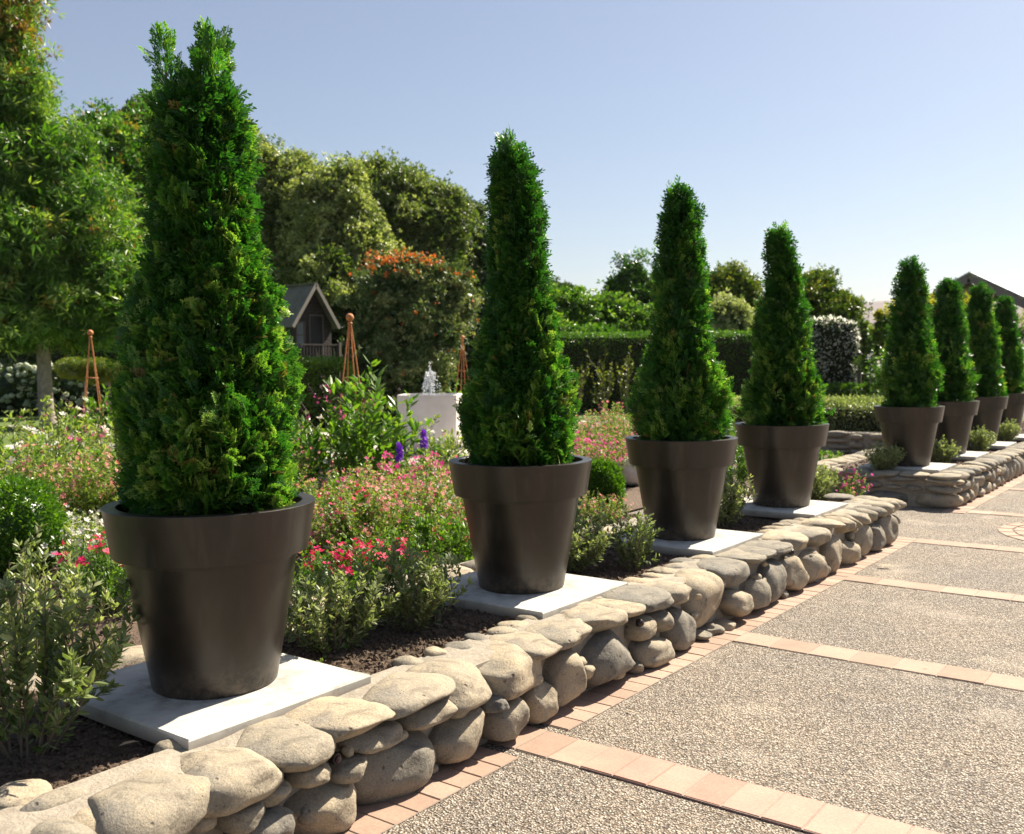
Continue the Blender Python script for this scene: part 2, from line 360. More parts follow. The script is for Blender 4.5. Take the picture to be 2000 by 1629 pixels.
def spray(lod):
    V = []; F = []; T = []
    def strip(p, d, L, wd, t):
        p = np.array(p, float); d = np.array(d, float); q = np.array([-d[1], d[0], 0]); b = len(V)
        e = p+d*L; mm = p+d*L*.55
        for x in (p-q*wd*.35, mm-q*wd*.55, e, mm+q*wd*.55): V.append(x)
        F.append([b, b+1, b+2, b+3]); T.extend([0, t*.25, t*.8, t*.25])
    strip((0, 0, 0), (1, 0, 0), 1, .05, .5)
    ts = {0: [.14, .32, .5, .66, .82], 1: [.18, .42, .66, .84], 2: [.25, .6]}[lod]
    for i, t in enumerate(ts):
        for sd in (1, -1):
            tt = t+.05*sd; a = sd*(.62+.12*math.sin(i*3+sd)); L = .42*(1-tt)**.8+.12
            strip((tt, 0, 0), (math.cos(a), math.sin(a), 0), L, .06 if lod == 0 else .09 if lod == 1 else .14, 1.)
            if lod < 2:
                for u in ((.55,) if lod == 0 and i < 4 else ()):
                    for s2 in (1, -1):
                        a2 = a+s2*.6; x = (tt+math.cos(a)*L*u, math.sin(a)*L*u, 0)
                        strip(x, (math.cos(a2), math.sin(a2), 0), L*.5, .075, 1.)
    V = np.array(V); V[:, 2] = -.22*V[:, 0]**2 - .25*V[:, 1]**2 + RNG.normal(0, .012, len(V))
    return V, np.array(F), np.array(T)
SPRAY = [spray(0), spray(1), spray(2)]

# ================================================================== SETTING
s = Soup(); s.add([[-2599, -59, -.03], [899, -59, -.03], [899, 2699, -.03], [-2599, 2699, -.03]], [[0, 1, 2, 3]])
tag(s.build('ground', M_earth), kind='structure')
s = Soup(); s.add([[-2.9, -6, 0], [30, -6, 0], [30, 60, 0], [-2.9, 60, 0]], [[0, 1, 2, 3]])
s.add([[-5.4, 9.2, 0], [-2.9, 9.2, 0], [-2.9, 11.6, 0], [-5.4, 11.6, 0]], [[0, 1, 2, 3]])
tag(s.build('paving', M_gravel), kind='structure')
# brick bands and edging, each brick a chamfered block standing a few mm proud of the aggregate
def brick_run(name, mat, items, h=.006):
    s = Soup(); g = Soup()
    for x0, y0, x1, y1 in items:
        dz = RNG.uniform(-.0015, .0015); j = .0025
        bevbox(s, (x0+j, y0+j, -.02), (x1-j, y1-j, h+dz), .003, RNG.uniform())
    j = Soup(); X = [q for it in items for q in (it[0], it[2])]; Y = [q for it in items for q in (it[1], it[3])]; j.add([[min(X), min(Y), h-.0035], [max(X), min(Y), h-.0035], [max(X), max(Y), h-.0035], [min(X), max(Y), h-.0035]], [[0, 1, 2, 3]]); tag(j.build('joint_sand', M_mortar), kind='structure')
    return tag(s.build(name, mat), kind='structure')
def strip_items(y0, y1, x0, x1, w):
    n = int(round((x1-x0)/w)); return [(x0+k*w, y0, x0+(k+1)*w, y1) for k in range(n)]
XB = -2.368
brick_run('terracotta_band', M_tile, strip_items(3.235, 3.487, -2.11, 6, .153), .011)
brick_run('brick_band', M_brick, strip_items(3.235, 3.487, -2.60, -2.112, .163))
for y0, y1 in ((5.272, 5.50), (7.25, 7.466), (9.09, 9.43), (11.28, 11.5), (13.6, 13.82), (16, 16.22)):
    if y0 == 9.09: y0, y1 = 9.15, 9.38
    brick_run('brick_band', M_brick, strip_items(y0, y1, XB, 9, .226))
ed = []
y = -3.
while y < 24:
    if not any(a-.02 < y+.06 < b+.02 for a, b in ((3.235, 3.487), )) and not (9.3 < y < 11.2): ed.append((-2.60, y, XB, y+.123))
    y += .1235
brick_run('brick_edging', M_brick, [q for q in ed if q[1] < 3.1]); brick_run('brick_edging', M_brick, [q for q in ed if 3.4 < q[1] < 10], .0066); brick_run('brick_edging', M_brick, [q for q in ed if q[1] > 10], .0066)
# small brick medallion let into the paving
s = Soup()
for k, r in enumerate((.16, .30, .44, .58, .72)):
    nn = max(6, int(2*PI*r/.2))
    for q in range(nn):
        a0 = 2*PI*q/nn+.012/r+k*.3; a1 = 2*PI*(q+1)/nn-.012/r+k*.3; v = []
        for z in (-.02, .006):
            for rr, aa in ((r, a0), (r, a1), (r+.12, a1), (r+.12, a0)): v.append([-1.05+rr*math.cos(aa), 10.45+rr*math.sin(aa), z])
        s.add(v, BOXF, RNG.uniform())
tag(s.build('brick_medallion', M_brick), kind='structure')
# garden soil, paths, lawn
def sheet(name, poly, z, mat):
    s = Soup(); s.add([[x, y, z] for x, y in poly], [list(range(len(poly)))]); return tag(s.build(name, mat), kind='structure')
def rough_sheet(name, x0, x1, y0, y1, step, z, amp, mat, seed, clods=0, cs=(.006, .02)):
    nx = int((x1-x0)/step)+1; ny = int((y1-y0)/step)+1
    X, Y = np.meshgrid(np.linspace(x0, x1, nx), np.linspace(y0, y1, ny)); P = np.stack([X.ravel(), Y.ravel(), 0*X.ravel()], 1)
    Z = z+amp*(fbm(P, seed, 9, 4, .6)*.6+fbm(P, seed+1, 2, 2)*.6)+RNG.normal(0, amp*.22, len(P)); P[:, 2] = Z
    i = np.arange(nx-1)[None]+np.arange(ny-1)[:, None]*nx; i = i.ravel()
    s = Soup(); s.add(P, np.stack([i, i+1, i+1+nx, i+nx], 1))
    if clods:
        tv, tf = ICO[1]; n = clods; tv = tv*(1+.25*RNG.normal(size=(len(tv), 1)))
        pos = np.stack([rnd(n, x0, x1), rnd(n, y0, y1), np.zeros(n)], 1)
        ix = ((pos[:, 0]-x0)/(x1-x0)*(nx-1)).astype(int); iy = ((pos[:, 1]-y0)/(y1-y0)*(ny-1)).astype(int)
        pos[:, 2] = Z[iy*nx+ix]+.003
        sc = cs[0]+(cs[1]-cs[0])*rnd(n)**3; Mx = frames(sph(n), None, sc)*np.array([1, .8, .6])[None, None]
        s.inst(tv, tf, Mx, pos, .5)
    return tag(s.build(name, mat), kind='structure')
rough_sheet('bed_soil', -3.86, -2.82, .2, 9.1, .016, .335, .016, M_soil, 3, 26000, (.004, .017))
rough_sheet('bed_soil', -4.1, -2.80, 11.7, 24, .04, .315, .016, M_soil, 5, 5000, (.008, .02))
sheet('garden_soil', [(-12, 9.1), (-5.41, 9.1), (-5.41, 11.7), (-12, 11.7)], .02, M_soil)
rough_sheet('garden_soil', -12.0, -4.15, 1.5, 9.1, .035, .03, .02, M_soil, 8, 15000, (.008, .03))
sheet('garden_soil', [(-25, -2), (-12.0, -2), (-12, 28), (-15, 24), (-17.4, 16.6), (-21.2, 9)], .012, M_soil)
sheet('garden_soil', [(-12, 11.7), (-4.4, 11.7), (-4.4, 17.3), (-12, 17.3)], .02, M_soil)
sheet('path', [(-9.7, .5), (-8.75, .5), (-8.55, 9.1), (-9.5, 9.1)], .06, M_conc)
a = AT(-300, 893, 20.5); b = AT(900, 852, 23.5)
s = Soup()
sheet('lawn', [(-26, -1), (-22.2, 8.5), (-18.3, 16.6), (-15.9, 24), (-12, 36), (-30, 80), (-110, 30), (-75, -30)], .0, M_lawn)
sheet('path', [(-24.5, 0), (-21.1, 9), (-17.3, 16.6), (-15, 24), (-16, 24.3), (-18.4, 16.9), (-22.3, 9.3), (-25.6, .5)], .022, M_conc)
s = Soup(); lathe(s, [(0.001, .035), (2.1, .035), (2.1, .0)], 48, c=(-12.25, 13.75, 0)); tag(s.build('plaza', M_conc), kind='structure')
# hills
def hills():
    s = Soup(); n = 160
    for d0, h0, sd in ((1500, 118, 1), (1900, 150, 2)):
        th = np.linspace(-1.6, .6, n); P = np.stack([th*6, 0*th, 0*th], 1)
        h = h0*(1+.22*fbm(P, 20+sd, 1.2, 4, .5))
        rows = []
        for k, (dd, hh) in enumerate(((0, -.05), (250, .6), (420, 1.), (700, .8), (1000, 0))):
            d = d0+dd+20*fbm(P, 30+k, 3, 2); z = h*hh*(1+.06*fbm(P, 50+k, 5, 3))
            rows.append(np.stack([np.sin(th)*d, np.cos(th)*d, z], 1))
        V = np.concatenate(rows); F = []
        for r in range(4):
            for j in range(n-1): F.append([r*n+j, r*n+j+1, (r+1)*n+j+1, (r+1)*n+j])
        s.add(V, F)
    o = s.build('hills', plain('hazed_hill_scrub', (.15, .118, .115), .95, c2=(.11, .09, .088), sc=.01), smooth=True); tag(o, kind='structure')  # mauve scrub colour has part of the distance haze painted in
hills()

# ================================================================== STONE WALLS
def rock(cx, cy, cz, hx, hy, hz, seed, sub=4, p=2.7, lump=.12, rz=0, tilt=0):
    tv, tf = ICO[sub]; r = np.random.default_rng(seed)
    v = tv/((np.abs(tv)**p).sum(1)**(1/p))[:, None]
    for _ in range(6):
        nn = r.normal(size=3); nn /= np.linalg.norm(nn); d = r.uniform(.68, .97); e = v@nn-d; v = v-np.outer(np.maximum(e, 0)*.7, nn)
    v = v*(1+lump*fbm(tv, seed, 1.6, 3, .5)[:, None]+.038*fbm(tv, seed+9, 5.5, 3, .6)[:, None])
    e = v.max(0)-v.min(0); v = (v-(v.max(0)+v.min(0))/2)/e*2
    v = v*np.array([hx, hy, hz])
    c, s_ = math.cos(tilt), math.sin(tilt); v = v@np.array([[1, 0, 0], [0, c, s_], [0, -s_, c]])
    c, s_ = math.cos(rz), math.sin(rz); v = v@np.array([[c, s_, 0], [-s_, c, 0], [0, 0, 1]])
    return v+np.array([cx, cy, cz]), tf
ROCKS = {'a': [], 'b': [], 'c': [], 'd': []}
def put(w_, x, y, z, hx, hy, hz, **k):
    ROCKS[w_].append((x, y, z, hx, hy, hz, k))
CAPS = [(1.376, 1.794, 0.215, 0.484), (1.711, 2.055, 0.250, 0.472), (1.965, 2.292, 0.280, 0.462), (2.226, 2.59, 0.305, 0.468), (2.504, 2.949, 0.300, 0.449), (2.837, 3.17, 0.215, 0.436), (3.136, 3.582, 0.178, 0.447), (3.40, 3.77, 0.300, 0.475), (3.60, 4.068, 0.290, 0.461), (3.95, 4.342, 0.280, 0.452), (4.25, 4.50, 0.316, 0.425), (4.42, 4.833, 0.290, 0.458), (4.76, 5.121, 0.275, 0.451), (5.06, 5.50, 0.055, 0.397), (5.44, 5.90, 0.229, 0.431), (5.83, 6.12, 0.323, 0.451), (6.06, 6.33, 0.326, 0.457), (6.28, 6.65, 0.300, 0.43), (6.60, 7.05, 0.272, 0.427), (7.0, 7.45, 0.243, 0.439), (7.40, 7.7, 0.335, 0.439)]
FACES = [(1.823, 1.966, 0.166, 0.257), (1.948, 2.085, 0.194, 0.281), (1.87, 2.09, 0.0, 0.195), (2.1, 2.26, 0.205, 0.289), (2.109, 2.40, -0.02, 0.18), (2.275, 2.45, 0.152, 0.238), (2.357, 2.652, 0.215, 0.315), (2.415, 2.83, -0.022, 0.225), (2.671, 2.934, 0.225, 0.311), (2.839, 3.155, 0.002, 0.22), (3.12, 3.218, 0.162, 0.237), (3.17, 3.43, 0.004, 0.19), (3.445, 3.667, 0.0, 0.211), (3.65, 3.934, 0.017, 0.285), (3.944, 4.395, -0.009, 0.285), (4.395, 4.589, 0.164, 0.289), (4.589, 4.786, 0.15, 0.278), (4.43, 4.80, -0.006, 0.153), (4.385, 4.44, 0.004, 0.067), (4.79, 5.08, -0.0, 0.249), (5.265, 5.44, -0.01, 0.058), (5.43, 5.56, -0.011, 0.053), (5.135, 5.265, 0.008, 0.057), (5.533, 5.836, 0.037, 0.215), (5.829, 6.12, 0.001, 0.23), (6.10, 6.48, 0.008, 0.29), (6.479, 6.858, -0.01, 0.30), (6.858, 7.33, -0.01, 0.234), (7.33, 7.66, -0.01, 0.30), (7.66, 8.0, -0.004, 0.193), (8.0, 8.38, -0.003, 0.331), (8.38, 8.71, -0.007, 0.24), (8.71, 9.03, 0.002, 0.281), (-.6, -.2, .0, .25), (-.18, .2, .0, .22), (.22, .6, .0, .2), (.62, .95, 0, .22), (.97, 1.3, .0, .2), (1.32, 1.6, .02, .2), (1.6, 1.84, .0, .17)]
TOPS = [(-2.90, 1.38, .09, .09), (-2.77, 1.42, .045, .10), (-2.55, 1.33, .10, .07), (-2.84, 1.87, .06, .04), (-2.83, 2.37, .07, .06), (-2.87, 2.57, .05, .045), (-2.86, 2.75, .06, .05), (-2.84, 3.02, .07, .05), (-2.83, 3.18, .055, .045), (-2.80, 3.31, .065, .06), (-2.82, 3.46, .07, .045), (-2.79, 3.62, .07, .07)]
sd = 100
for y0, y1, z0, z1 in CAPS:
    sd += 1; front = np.interp((y0+y1)/2, [1.7, 2.5, 3.2, 4.25, 6.4, 8.5], [-2.42, -2.43, -2.455, -2.465, -2.48, -2.46]); top = .388+RNG.uniform(-.012, .014)
    hx = RNG.uniform(.15, .19); put('a', front-hx, (y0+y1)/2, (z0+top)/2, hx, (y1-y0)/2*1.04, (top-z0)/2, seed=sd, rz=RNG.uniform(-.15, .3), p=3.3)
for y0, y1, z0, z1 in FACES:
    sd += 1; hx = min(.16, .08+.26*(y1-y0)); f = -2.445+RNG.uniform(-.02, .02)-(.02 if z1 < .1 else 0)
    put('a', f-hx, (y0+y1)/2, (z0+z1)/2, hx, (y1-y0)/2*1.0, (z1-z0)/2*1.0, seed=sd, rz=RNG.uniform(-.1, .1), p=3.1, tilt=RNG.uniform(-.12, .12))
rf = np.random.default_rng(12)
for k in range(75):
    y_ = rf.uniform(-.4, 9.0); sz = rf.uniform(.022, .05); sd += 1
    put('a', -2.535+rf.uniform(-.02, .02), y_, rf.choice([rf.uniform(.02, .06), rf.uniform(.2, .3), rf.uniform(.1, .25)]), sz*.9, sz*rf.uniform(.9, 1.5), sz*.8, seed=sd, sub=3, p=2.4)
for x, y, hx, hy in TOPS:
    sd += 1; put('a', x, y, .352, hx*1.15, hy*1.1, .034, seed=sd, rz=RNG.uniform(-.4, .4), p=2.3, sub=3)
for y in np.arange(-.9, 1.3, .36):
    sd += 1; put('a', -2.57, y+.17, .28, .17, .18, .09, seed=sd, p=2.5)
y = 7.72
while y < 9.2:
    wdt = RNG.uniform(.16, .26); sd += 1; put('a', -2.62, y+wdt/2, .325, .17, wdt/2, RNG.uniform(.045, .07), seed=sd, rz=RNG.uniform(0, .2), p=2.4); y += wdt*.97
# far end of the first wall, turning in towards the garden
for x in np.arange(-2.66, -4.0, -.3):
    for z, h in ((.06, .07), (.18, .06), (.27, .045)):
        sd += 1; put('a', x+RNG.uniform(-.06, .04), 9.22+RNG.uniform(-.02, .02), z, .15, .13, h, seed=sd, sub=3, p=2.5)
for x in np.arange(-2.8, -4.1, -.27):
    sd += 1; put('a', x, 9.22, .345, .15, .16, .04, seed=sd, sub=3, p=2.4)
for y in np.arange(3.75, 9.1, .17):
    sd += 1; put('a', -2.83+RNG.uniform(-.03, .03), y, .352, RNG.uniform(.07, .11), RNG.uniform(.06, .095), .03, seed=sd, rz=RNG.uniform(-.5, .5), sub=3, p=2.3)
# inner wall of the first bed
y = 0.6
while y < 9.0:
    wdt = RNG.uniform(.26, .5); sd += 1
    put('b', -3.99+RNG.uniform(-.02, .02), y+wdt/2, .30, .16, wdt/2, .065, seed=sd, rz=RNG.uniform(-.1, .1), p=2.5, sub=3)
    sd += 1; put('b', -4.18, y+wdt/2+.1, .14, .13, wdt/2*.9, .13, seed=sd, p=2.6, sub=3); y += wdt
# second bed: outer run, near return and inner run
def run(w_, y0, y1, xf, sgn):
    global sd
    y = y0
    while y < y1:
        wdt = RNG.uniform(.2, .36); sd += 1
        put(w_, xf-sgn*.17, y+wdt/2, .325, .17, wdt/2, RNG.uniform(.045, .065), seed=sd, sub=3, p=2.5, rz=RNG.uniform(0, .2)); y += wdt*.98
    y = y0
    while y < y1:
        wdt = RNG.uniform(.2, .38); sd += 1
        if RNG.uniform() < .45: put(w_, xf-sgn*.13, y+wdt/2, .14, .12, wdt/2, .15, seed=sd, sub=3)
        else:
            h = RNG.uniform(.10, .17); put(w_, xf-sgn*.12, y+wdt/2, h/2, .12, wdt/2, h/2, seed=sd, sub=3); sd += 1
            put(w_, xf-sgn*.12, y+wdt/2, (h+.285)/2, .12, wdt/2, (.285-h)/2, seed=sd, sub=3)
        y += wdt*.98
run('c', 11.75, 22.5, -2.47, 1); run('c', 11.9, 22.5, -4.42, -1)
for x0, x1, z0, z1 in ((-2.45, -3.02, .0, .165), (-3.02, -3.5, 0, .17), (-3.5, -3.95, 0, .15), (-3.95, -4.45, 0, .17), (-2.47, -2.85, .17, .25), (-2.86, -3.06, .18, .24), (-3.08, -3.28, .18, .235), (-3.3, -3.62, .17, .27), (-3.64, -3.9, .17, .24), (-3.9, -4.4, .18, .26),
                       (-2.44, -2.9, .26, .335), (-2.9, -3.3, .265, .345), (-3.3, -3.72, .28, .35), (-3.72, -4.1, .265, .345), (-4.1, -4.46, .27, .345)):
    sd += 1; put('c', (x0+x1)/2, 11.55, (z0+z1)/2, abs(x1-x0)/2, .13, (z1-z0)/2, seed=sd, sub=3, p=3, tilt=0)
for x in np.arange(-2.65, -4.4, -.33):
    sd += 1; put('c', x, 11.58, .35, .17, .17, .035, seed=sd, sub=3, p=2.4)
# third bed behind: only its front face shows
x = -4.6
while x > -9:
    wdt = RNG.uniform(.25, .5); z = 0
    while z < .36:
        h = min(RNG.uniform(.09, .17), .43-z); sd += 1; put('d', x-wdt/2+RNG.uniform(-.05, .05), 17.45, z+h/2, wdt/2*.97, .12, h/2*.95, seed=sd, sub=3, p=3.0); z += h
    x -= wdt
def wall(key, name, label, loc, cores):
    t = thing(name, label, 'stone wall', loc, group=None); L = np.array(loc)
    s = Soup()
    for (x0, y0, z0), (x1, y1, z1) in cores:
        st = .03 if key == 'a' else .06
        box(s, (x0-L[0], y0-L[1], z0), (x1-L[0], y1-L[1], z1-.012))
        nx = max(2, int((x1-x0)/st)); ny = max(2, int((y1-y0)/st))
        X, Y = np.meshgrid(np.linspace(x0, x1, nx), np.linspace(y0, y1, ny)); P = np.stack([X.ravel(), Y.ravel(), 0*X.ravel()], 1)
        P[:, 2] = z1+.008*fbm(P, 77, 12, 3, .6); edge = np.minimum(np.minimum(P[:, 0]-x0, x1-P[:, 0]), np.minimum(P[:, 1]-y0, y1-P[:, 1])); P[:, 2] -= np.maximum(0, .03-edge)*.8
        i = (np.arange(nx-1)[None]+np.arange(ny-1)[:, None]*nx).ravel(); P -= np.array([L[0], L[1], 0])
        s.add(P, np.stack([i, i+1, i+1+nx, i+nx], 1))
    s.build('mortar', M_mortar, t, smooth=False)
    rk = sorted(ROCKS[key], key=lambda q: math.hypot(q[0], q[1])-(.0 if q[3] > .08 else -1))
    rk = sorted(rk, key=lambda q: -(q[4]*max(q[5], q[3]*.4))/((q[0]**2+q[1]**2))) if len(rk) > 100 else rk
    rest = Soup(); nr = 0
    for i, (x, y, z, hx, hy, hz, k) in enumerate(rk):
        v, f = rock(x-L[0], y-L[1], z, hx, hy, hz, **k); tn = RNG.uniform()
        if i < 99:
            q = Soup(); q.add(v-(np.array([x, y, z])-L*[1, 1, 0]), f, tn); o = q.build('stone', M_stone, t, smooth=True)
            o.location = (x-L[0], y-L[1], z)
        else: rest.add(v, f, tn); nr += 1
    if nr: tag(rest.build('stones', M_stone, t, smooth=True), kind='stuff')
    return t
wall('a', 'stone_wall', 'low river stone retaining wall beside the paving, under the four nearest pots', (-2.7, 4, 0), [((-2.86, -1.2, -.02), (-2.585, 9.2, .367)), ((-4.1, 9.15, -.02), (-2.865, 9.28, .365))])
wall('b', 'stone_wall', 'inner river stone wall on the flower garden side, behind the nearest pots', (-4.05, 4, 0), [((-4.22, .4, -.02), (-3.87, 9.12, .31))])
wall('c', 'stone_wall', 'far river stone wall past the gap, under the four distant pots', (-2.7, 15, 0), [((-2.84, 11.5, -.02), (-2.57, 22.6, .348)), ((-4.4, 11.5, -.02), (-2.845, 11.72, .346)), ((-4.38, 11.73, -.02), (-4.08, 22.6, .347))])
wall('d', 'stone_wall', 'low stone wall faced with flat stones in front of the clipped lavender hedge', (-6, 17.5, 0), [((-9, 17.42, -.02), (-4.5, 17.75, .40))])
# small black wall lights set between the stones
M_blk = plain('black_plastic', (.012, .011, .012), .25)
def wall_light(loc, label, face='x'):
    t = thing('wall_light', label, 'wall light', loc, group='small lights set in the stone walls')
    s = Soup(); a = Soup()
    lathe(s, [(.001, .0), (.021, .0), (.021, .02), (.018, .026), (.001, .03)], 20); lathe(a, [(.015, .027), (.012, .034), (.001, .037)], 16)
    b = s.build('housing', M_blk, t, smooth=True); c = a.build('lens', plain('dark_lens', (.03, .01, .02), .1), t, smooth=True)
    for o in (b, c): o.rotation_euler = (0, PI/2, 0) if face == 'x' else (PI/2, 0, 0)
wall_light((-2.505, 2.272, .272), 'round black light set in the wall below and right of the nearest pot')
wall_light((-2.50, 4.395, .285), 'round black light set in the wall between the second and third pots')
wall_light((-2.50, 6.52, .318), 'black light high in the wall below the third nearest pot')
wall_light((-3.70, 11.425, .27), 'black light in the end face of the far wall', 'y')

# ================================================================== POTS, SLABS
POTY = [2.316, 4.349, 6.286, 8.178, 12.204, 14.095, 16.094, 17.961]
ORD = ['nearest and largest-looking', 'second nearest', 'third nearest', 'fourth, last before the gap in the wall', 'fifth, first past the gap with a grey shrub in front', 'sixth, second past the gap', 'seventh, third past the gap', 'farthest, at the right edge']
PX = -3.215
def make_pot(first):
    t = thing('plant_pot', ORD[0], 'pot', (PX, POTY[0], .4003))
    s = Soup(); lathe(s, [(.001, .0), (.232, .0), (.238, .006)]+[(.238+.09*q, .52*q) for q in (.25, .5, .75, 1.)], 96); s.build('body', M_pot, t, smooth=True)
    s = Soup(); lathe(s, [(.325, .5205), (.3690, .5205), (.3835, .61), (.3985, .704), (.397, .7065), (.349, .7065), (.345, .703), (.335, .58), (.33, .50)], 96)
    o = s.build('rim', M_pot, t, smooth=True)
    s = Soup(); tv, tf = ICO[1]; P, _ = ICO[4]; lathe(s, [(.001, .645), (.1, .652), (.2, .648), (.3, .65), (.342, .645)], 40)
    n = 500; r = .33*np.sqrt(rnd(n)); a = rnd(n, 0, 2*PI); s.inst(tv, tf, frames(sph(n), None, rnd(n, .006, .018)), np.stack([r*np.cos(a), r*np.sin(a), np.full(n, .65)], 1), .5)
    s.build('potting_soil', M_soil, t); return t
pot0 = make_pot(True)
for ob in pot0.children:
    if ob.name.startswith(('body', 'rim')):
        md = ob.data
        e = [p for p in md.polygons]
slab = Soup()
def make_slab():
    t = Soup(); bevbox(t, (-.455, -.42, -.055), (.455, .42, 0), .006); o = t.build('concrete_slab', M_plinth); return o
slab0 = make_slab()
for i, y in enumerate(POTY):
    p = pot0 if i == 0 else copy_tree(pot0)
    p.location = (PX, y, .4003); p.rotation_euler = (0, 0, i*1.3)
    tag(p, 'dark bronze grey round pot, '+ORD[i], 'pot', 'row of dark pots on slabs')
    q = slab0 if i == 0 else slab0.copy()
    if i: col.objects.link(q)
    q.location = (PX, y-.02, .40)
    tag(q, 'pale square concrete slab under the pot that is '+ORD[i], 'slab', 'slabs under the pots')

# ================================================================== CONIFERS IN THE POTS
def thuja(label, y, prof, nclump, per, lod, size, seed, spikes=(), cx=PX):
    r = np.random.default_rng(seed)
    t = thing('conifer_tree', label, 'tree', (cx, y, 1.05), group='potted conifers in a row')
    z0, z1 = prof[0][0], prof[-1][0]; zs = np.array([p[0] for p in prof]); rs = np.array([p[1] for p in prof]); ox = np.array([p[2] if len(p) > 2 else 0 for p in prof])
    # density by area
    zz = np.linspace(z0, z1, 400); w_ = np.interp(zz, zs, rs)+.03; cdf = np.cumsum(w_); cdf /= cdf[-1]
    zc = np.interp(r.uniform(size=nclump), cdf, zz); ph = r.uniform(0, 2*PI, nclump)
    lob = 1.03+.12*np.sin(2*ph+7*zc+seed*1.7)+.09*np.sin(7*ph-6*zc)+.06*r.normal(size=nclump)
    R_ = np.interp(zc, zs, rs)*lob
    out = np.stack([np.cos(ph), np.sin(ph), 0*ph], 1)
    cxy = np.outer(np.interp(zc, zs, ox), np.array([.8, .6, 0]))
    P0 = cxy+out*(R_*r.uniform(.55, .86, nclump))[:, None]; P0[:, 2] = zc-1.05-.07
    sl = r.normal(0, .3, (nclump, 3)); D = unit(out*r.uniform(.1, .65, nclump)[:, None]+np.array([0, 0, 1.])*r.uniform(.45, 1.0, nclump)[:, None]+sl*.8)
    L = r.uniform(.13, .32, nclump)*np.clip(R_/.22, .5, 1.1)
    s = Soup(); TW = Soup()
    idx = np.repeat(np.arange(nclump), per); n = len(idx); u = r.uniform(0, 1, n)
    P = P0[idx]+D[idx]*(u*L[idx])[:, None]+r.normal(0, .015, (n, 3))
    rad = P-np.outer(np.interp(P[:, 2]+1.05, zs, ox), np.array([.8, .6, 0])); rad[:, 2] = 0; rl = np.linalg.norm(rad, axis=1)
    F = unit(D[idx]*.8+unit(rad)*r.uniform(.1, .95, n)[:, None]+r.normal(0, .35, (n, 3))+np.array([0, 0, -.1]))
    S = np.cross(F, unit(rad))*r.choice([-1, 1], n)[:, None]*.35+unit(rad)*.8+r.normal(0, .4, (n, 3))
    sc = size*r.uniform(.7, 1.25, n)*np.where(R_[idx] < .1, .85, 1)
    tipp = P+F*sc[:, None]*.9; tz = tipp[:, 2]+1.05; tr = tipp-np.outer(np.interp(tz, zs, ox), np.array([.8, .6, 0])); ta_ = np.arctan2(tr[:, 1], tr[:, 0]); trl = np.hypot(tr[:, 0], tr[:, 1])
    lim = np.interp(tz, zs, rs)*(.98+.10*np.sin(2*ta_+7*tz+seed*1.7)+.08*np.sin(5*ta_-13*tz+seed)+.06*np.sin(17*ta_+21*tz)+.06*r.normal(size=n)); ok = (trl < lim) & (tz > 1.09)
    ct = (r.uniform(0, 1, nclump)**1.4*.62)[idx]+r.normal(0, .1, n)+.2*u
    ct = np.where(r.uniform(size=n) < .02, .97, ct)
    tv, tf, tt = SPRAY[lod]
    s.inst(tv, tf, frames(F, S, sc)[ok], P[ok], ct[ok], tt*.45)
    # upright leader sprays at the tip
    for (dx, dz, n_, rr) in spikes:
        zt = r.uniform(dz[0], dz[1], n_); a = r.uniform(0, 2*PI, n_); k = 1-(zt-dz[0])/(dz[1]-dz[0])
        rad_ = rr*(.25+.75*k)*np.sqrt(r.uniform(0, 1, n_)); Q = np.stack([dx*.8+rad_*np.cos(a), dx*.6+rad_*np.sin(a), zt-1.05-size*.5], 1)
        Fd = unit(np.stack([np.cos(a)*.5, np.sin(a)*.5, np.full(n_, 1.1)], 1)+r.normal(0, .3, (n_, 3)))
        s.inst(tv, tf, frames(Fd, r.normal(size=(n_, 3)), size*1.25*r.uniform(.6, 1.25, n_)), Q, r.uniform(.1, .6, n_), tt*.5)
        tube(TW, [(dx*.5, dx*.4, dz[0]-1.5), (dx*.8, dx*.6, dz[0]-1.1), (dx*.8, dx*.6, dz[1]-1.1)], [.012, .009, .003], 5)
    # loose inner mass
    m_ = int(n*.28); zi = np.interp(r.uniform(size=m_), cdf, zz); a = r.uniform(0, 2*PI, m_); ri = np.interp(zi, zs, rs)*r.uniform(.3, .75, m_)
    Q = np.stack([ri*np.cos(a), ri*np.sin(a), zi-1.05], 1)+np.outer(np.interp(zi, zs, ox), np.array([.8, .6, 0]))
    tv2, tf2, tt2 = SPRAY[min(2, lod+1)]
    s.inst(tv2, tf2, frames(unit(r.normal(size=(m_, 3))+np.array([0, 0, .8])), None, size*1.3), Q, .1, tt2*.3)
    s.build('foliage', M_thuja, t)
    tube(TW, [(0, 0, -.02), (0, 0, .5), (.01, 0, z1-1.05-.25)], [.035, .028, .006], 8)
    for _ in range(70):
        i = r.integers(nclump); p = P0[i]+D[i]*L[i]*.1; b = np.array([0, 0, max(0, p[2]-.25)]); tube(TW, [b, (b+p)/2+[0, 0, -.02], p], [.007, .005, .002], 4)
    TW.build('trunk', M_bark_r, t, smooth=True)
    return t
Z1 = [(1.08, .30), (1.2, .33), (1.42, .325), (1.65, .295), (1.83, .262, .0), (2.05, .222), (2.25, .20, .0), (2.45, .185, .0), (2.58, .17, .0), (2.66, .10, .02)]
thuja('tallest-looking bright green conifer with a forked twin top, in the nearest pot', POTY[0], Z1, 800, 66, 0, .078, 11, [(-.13, (2.52, 2.88), 75, .05), (.045, (2.52, 2.90), 160, .10)])
Z2 = [(1.08, .285), (1.2, .325), (1.4, .305), (1.6, .25), (1.85, .192), (2.1, .162), (2.35, .145), (2.6, .125, -.02), (2.74, .085, -.03)]
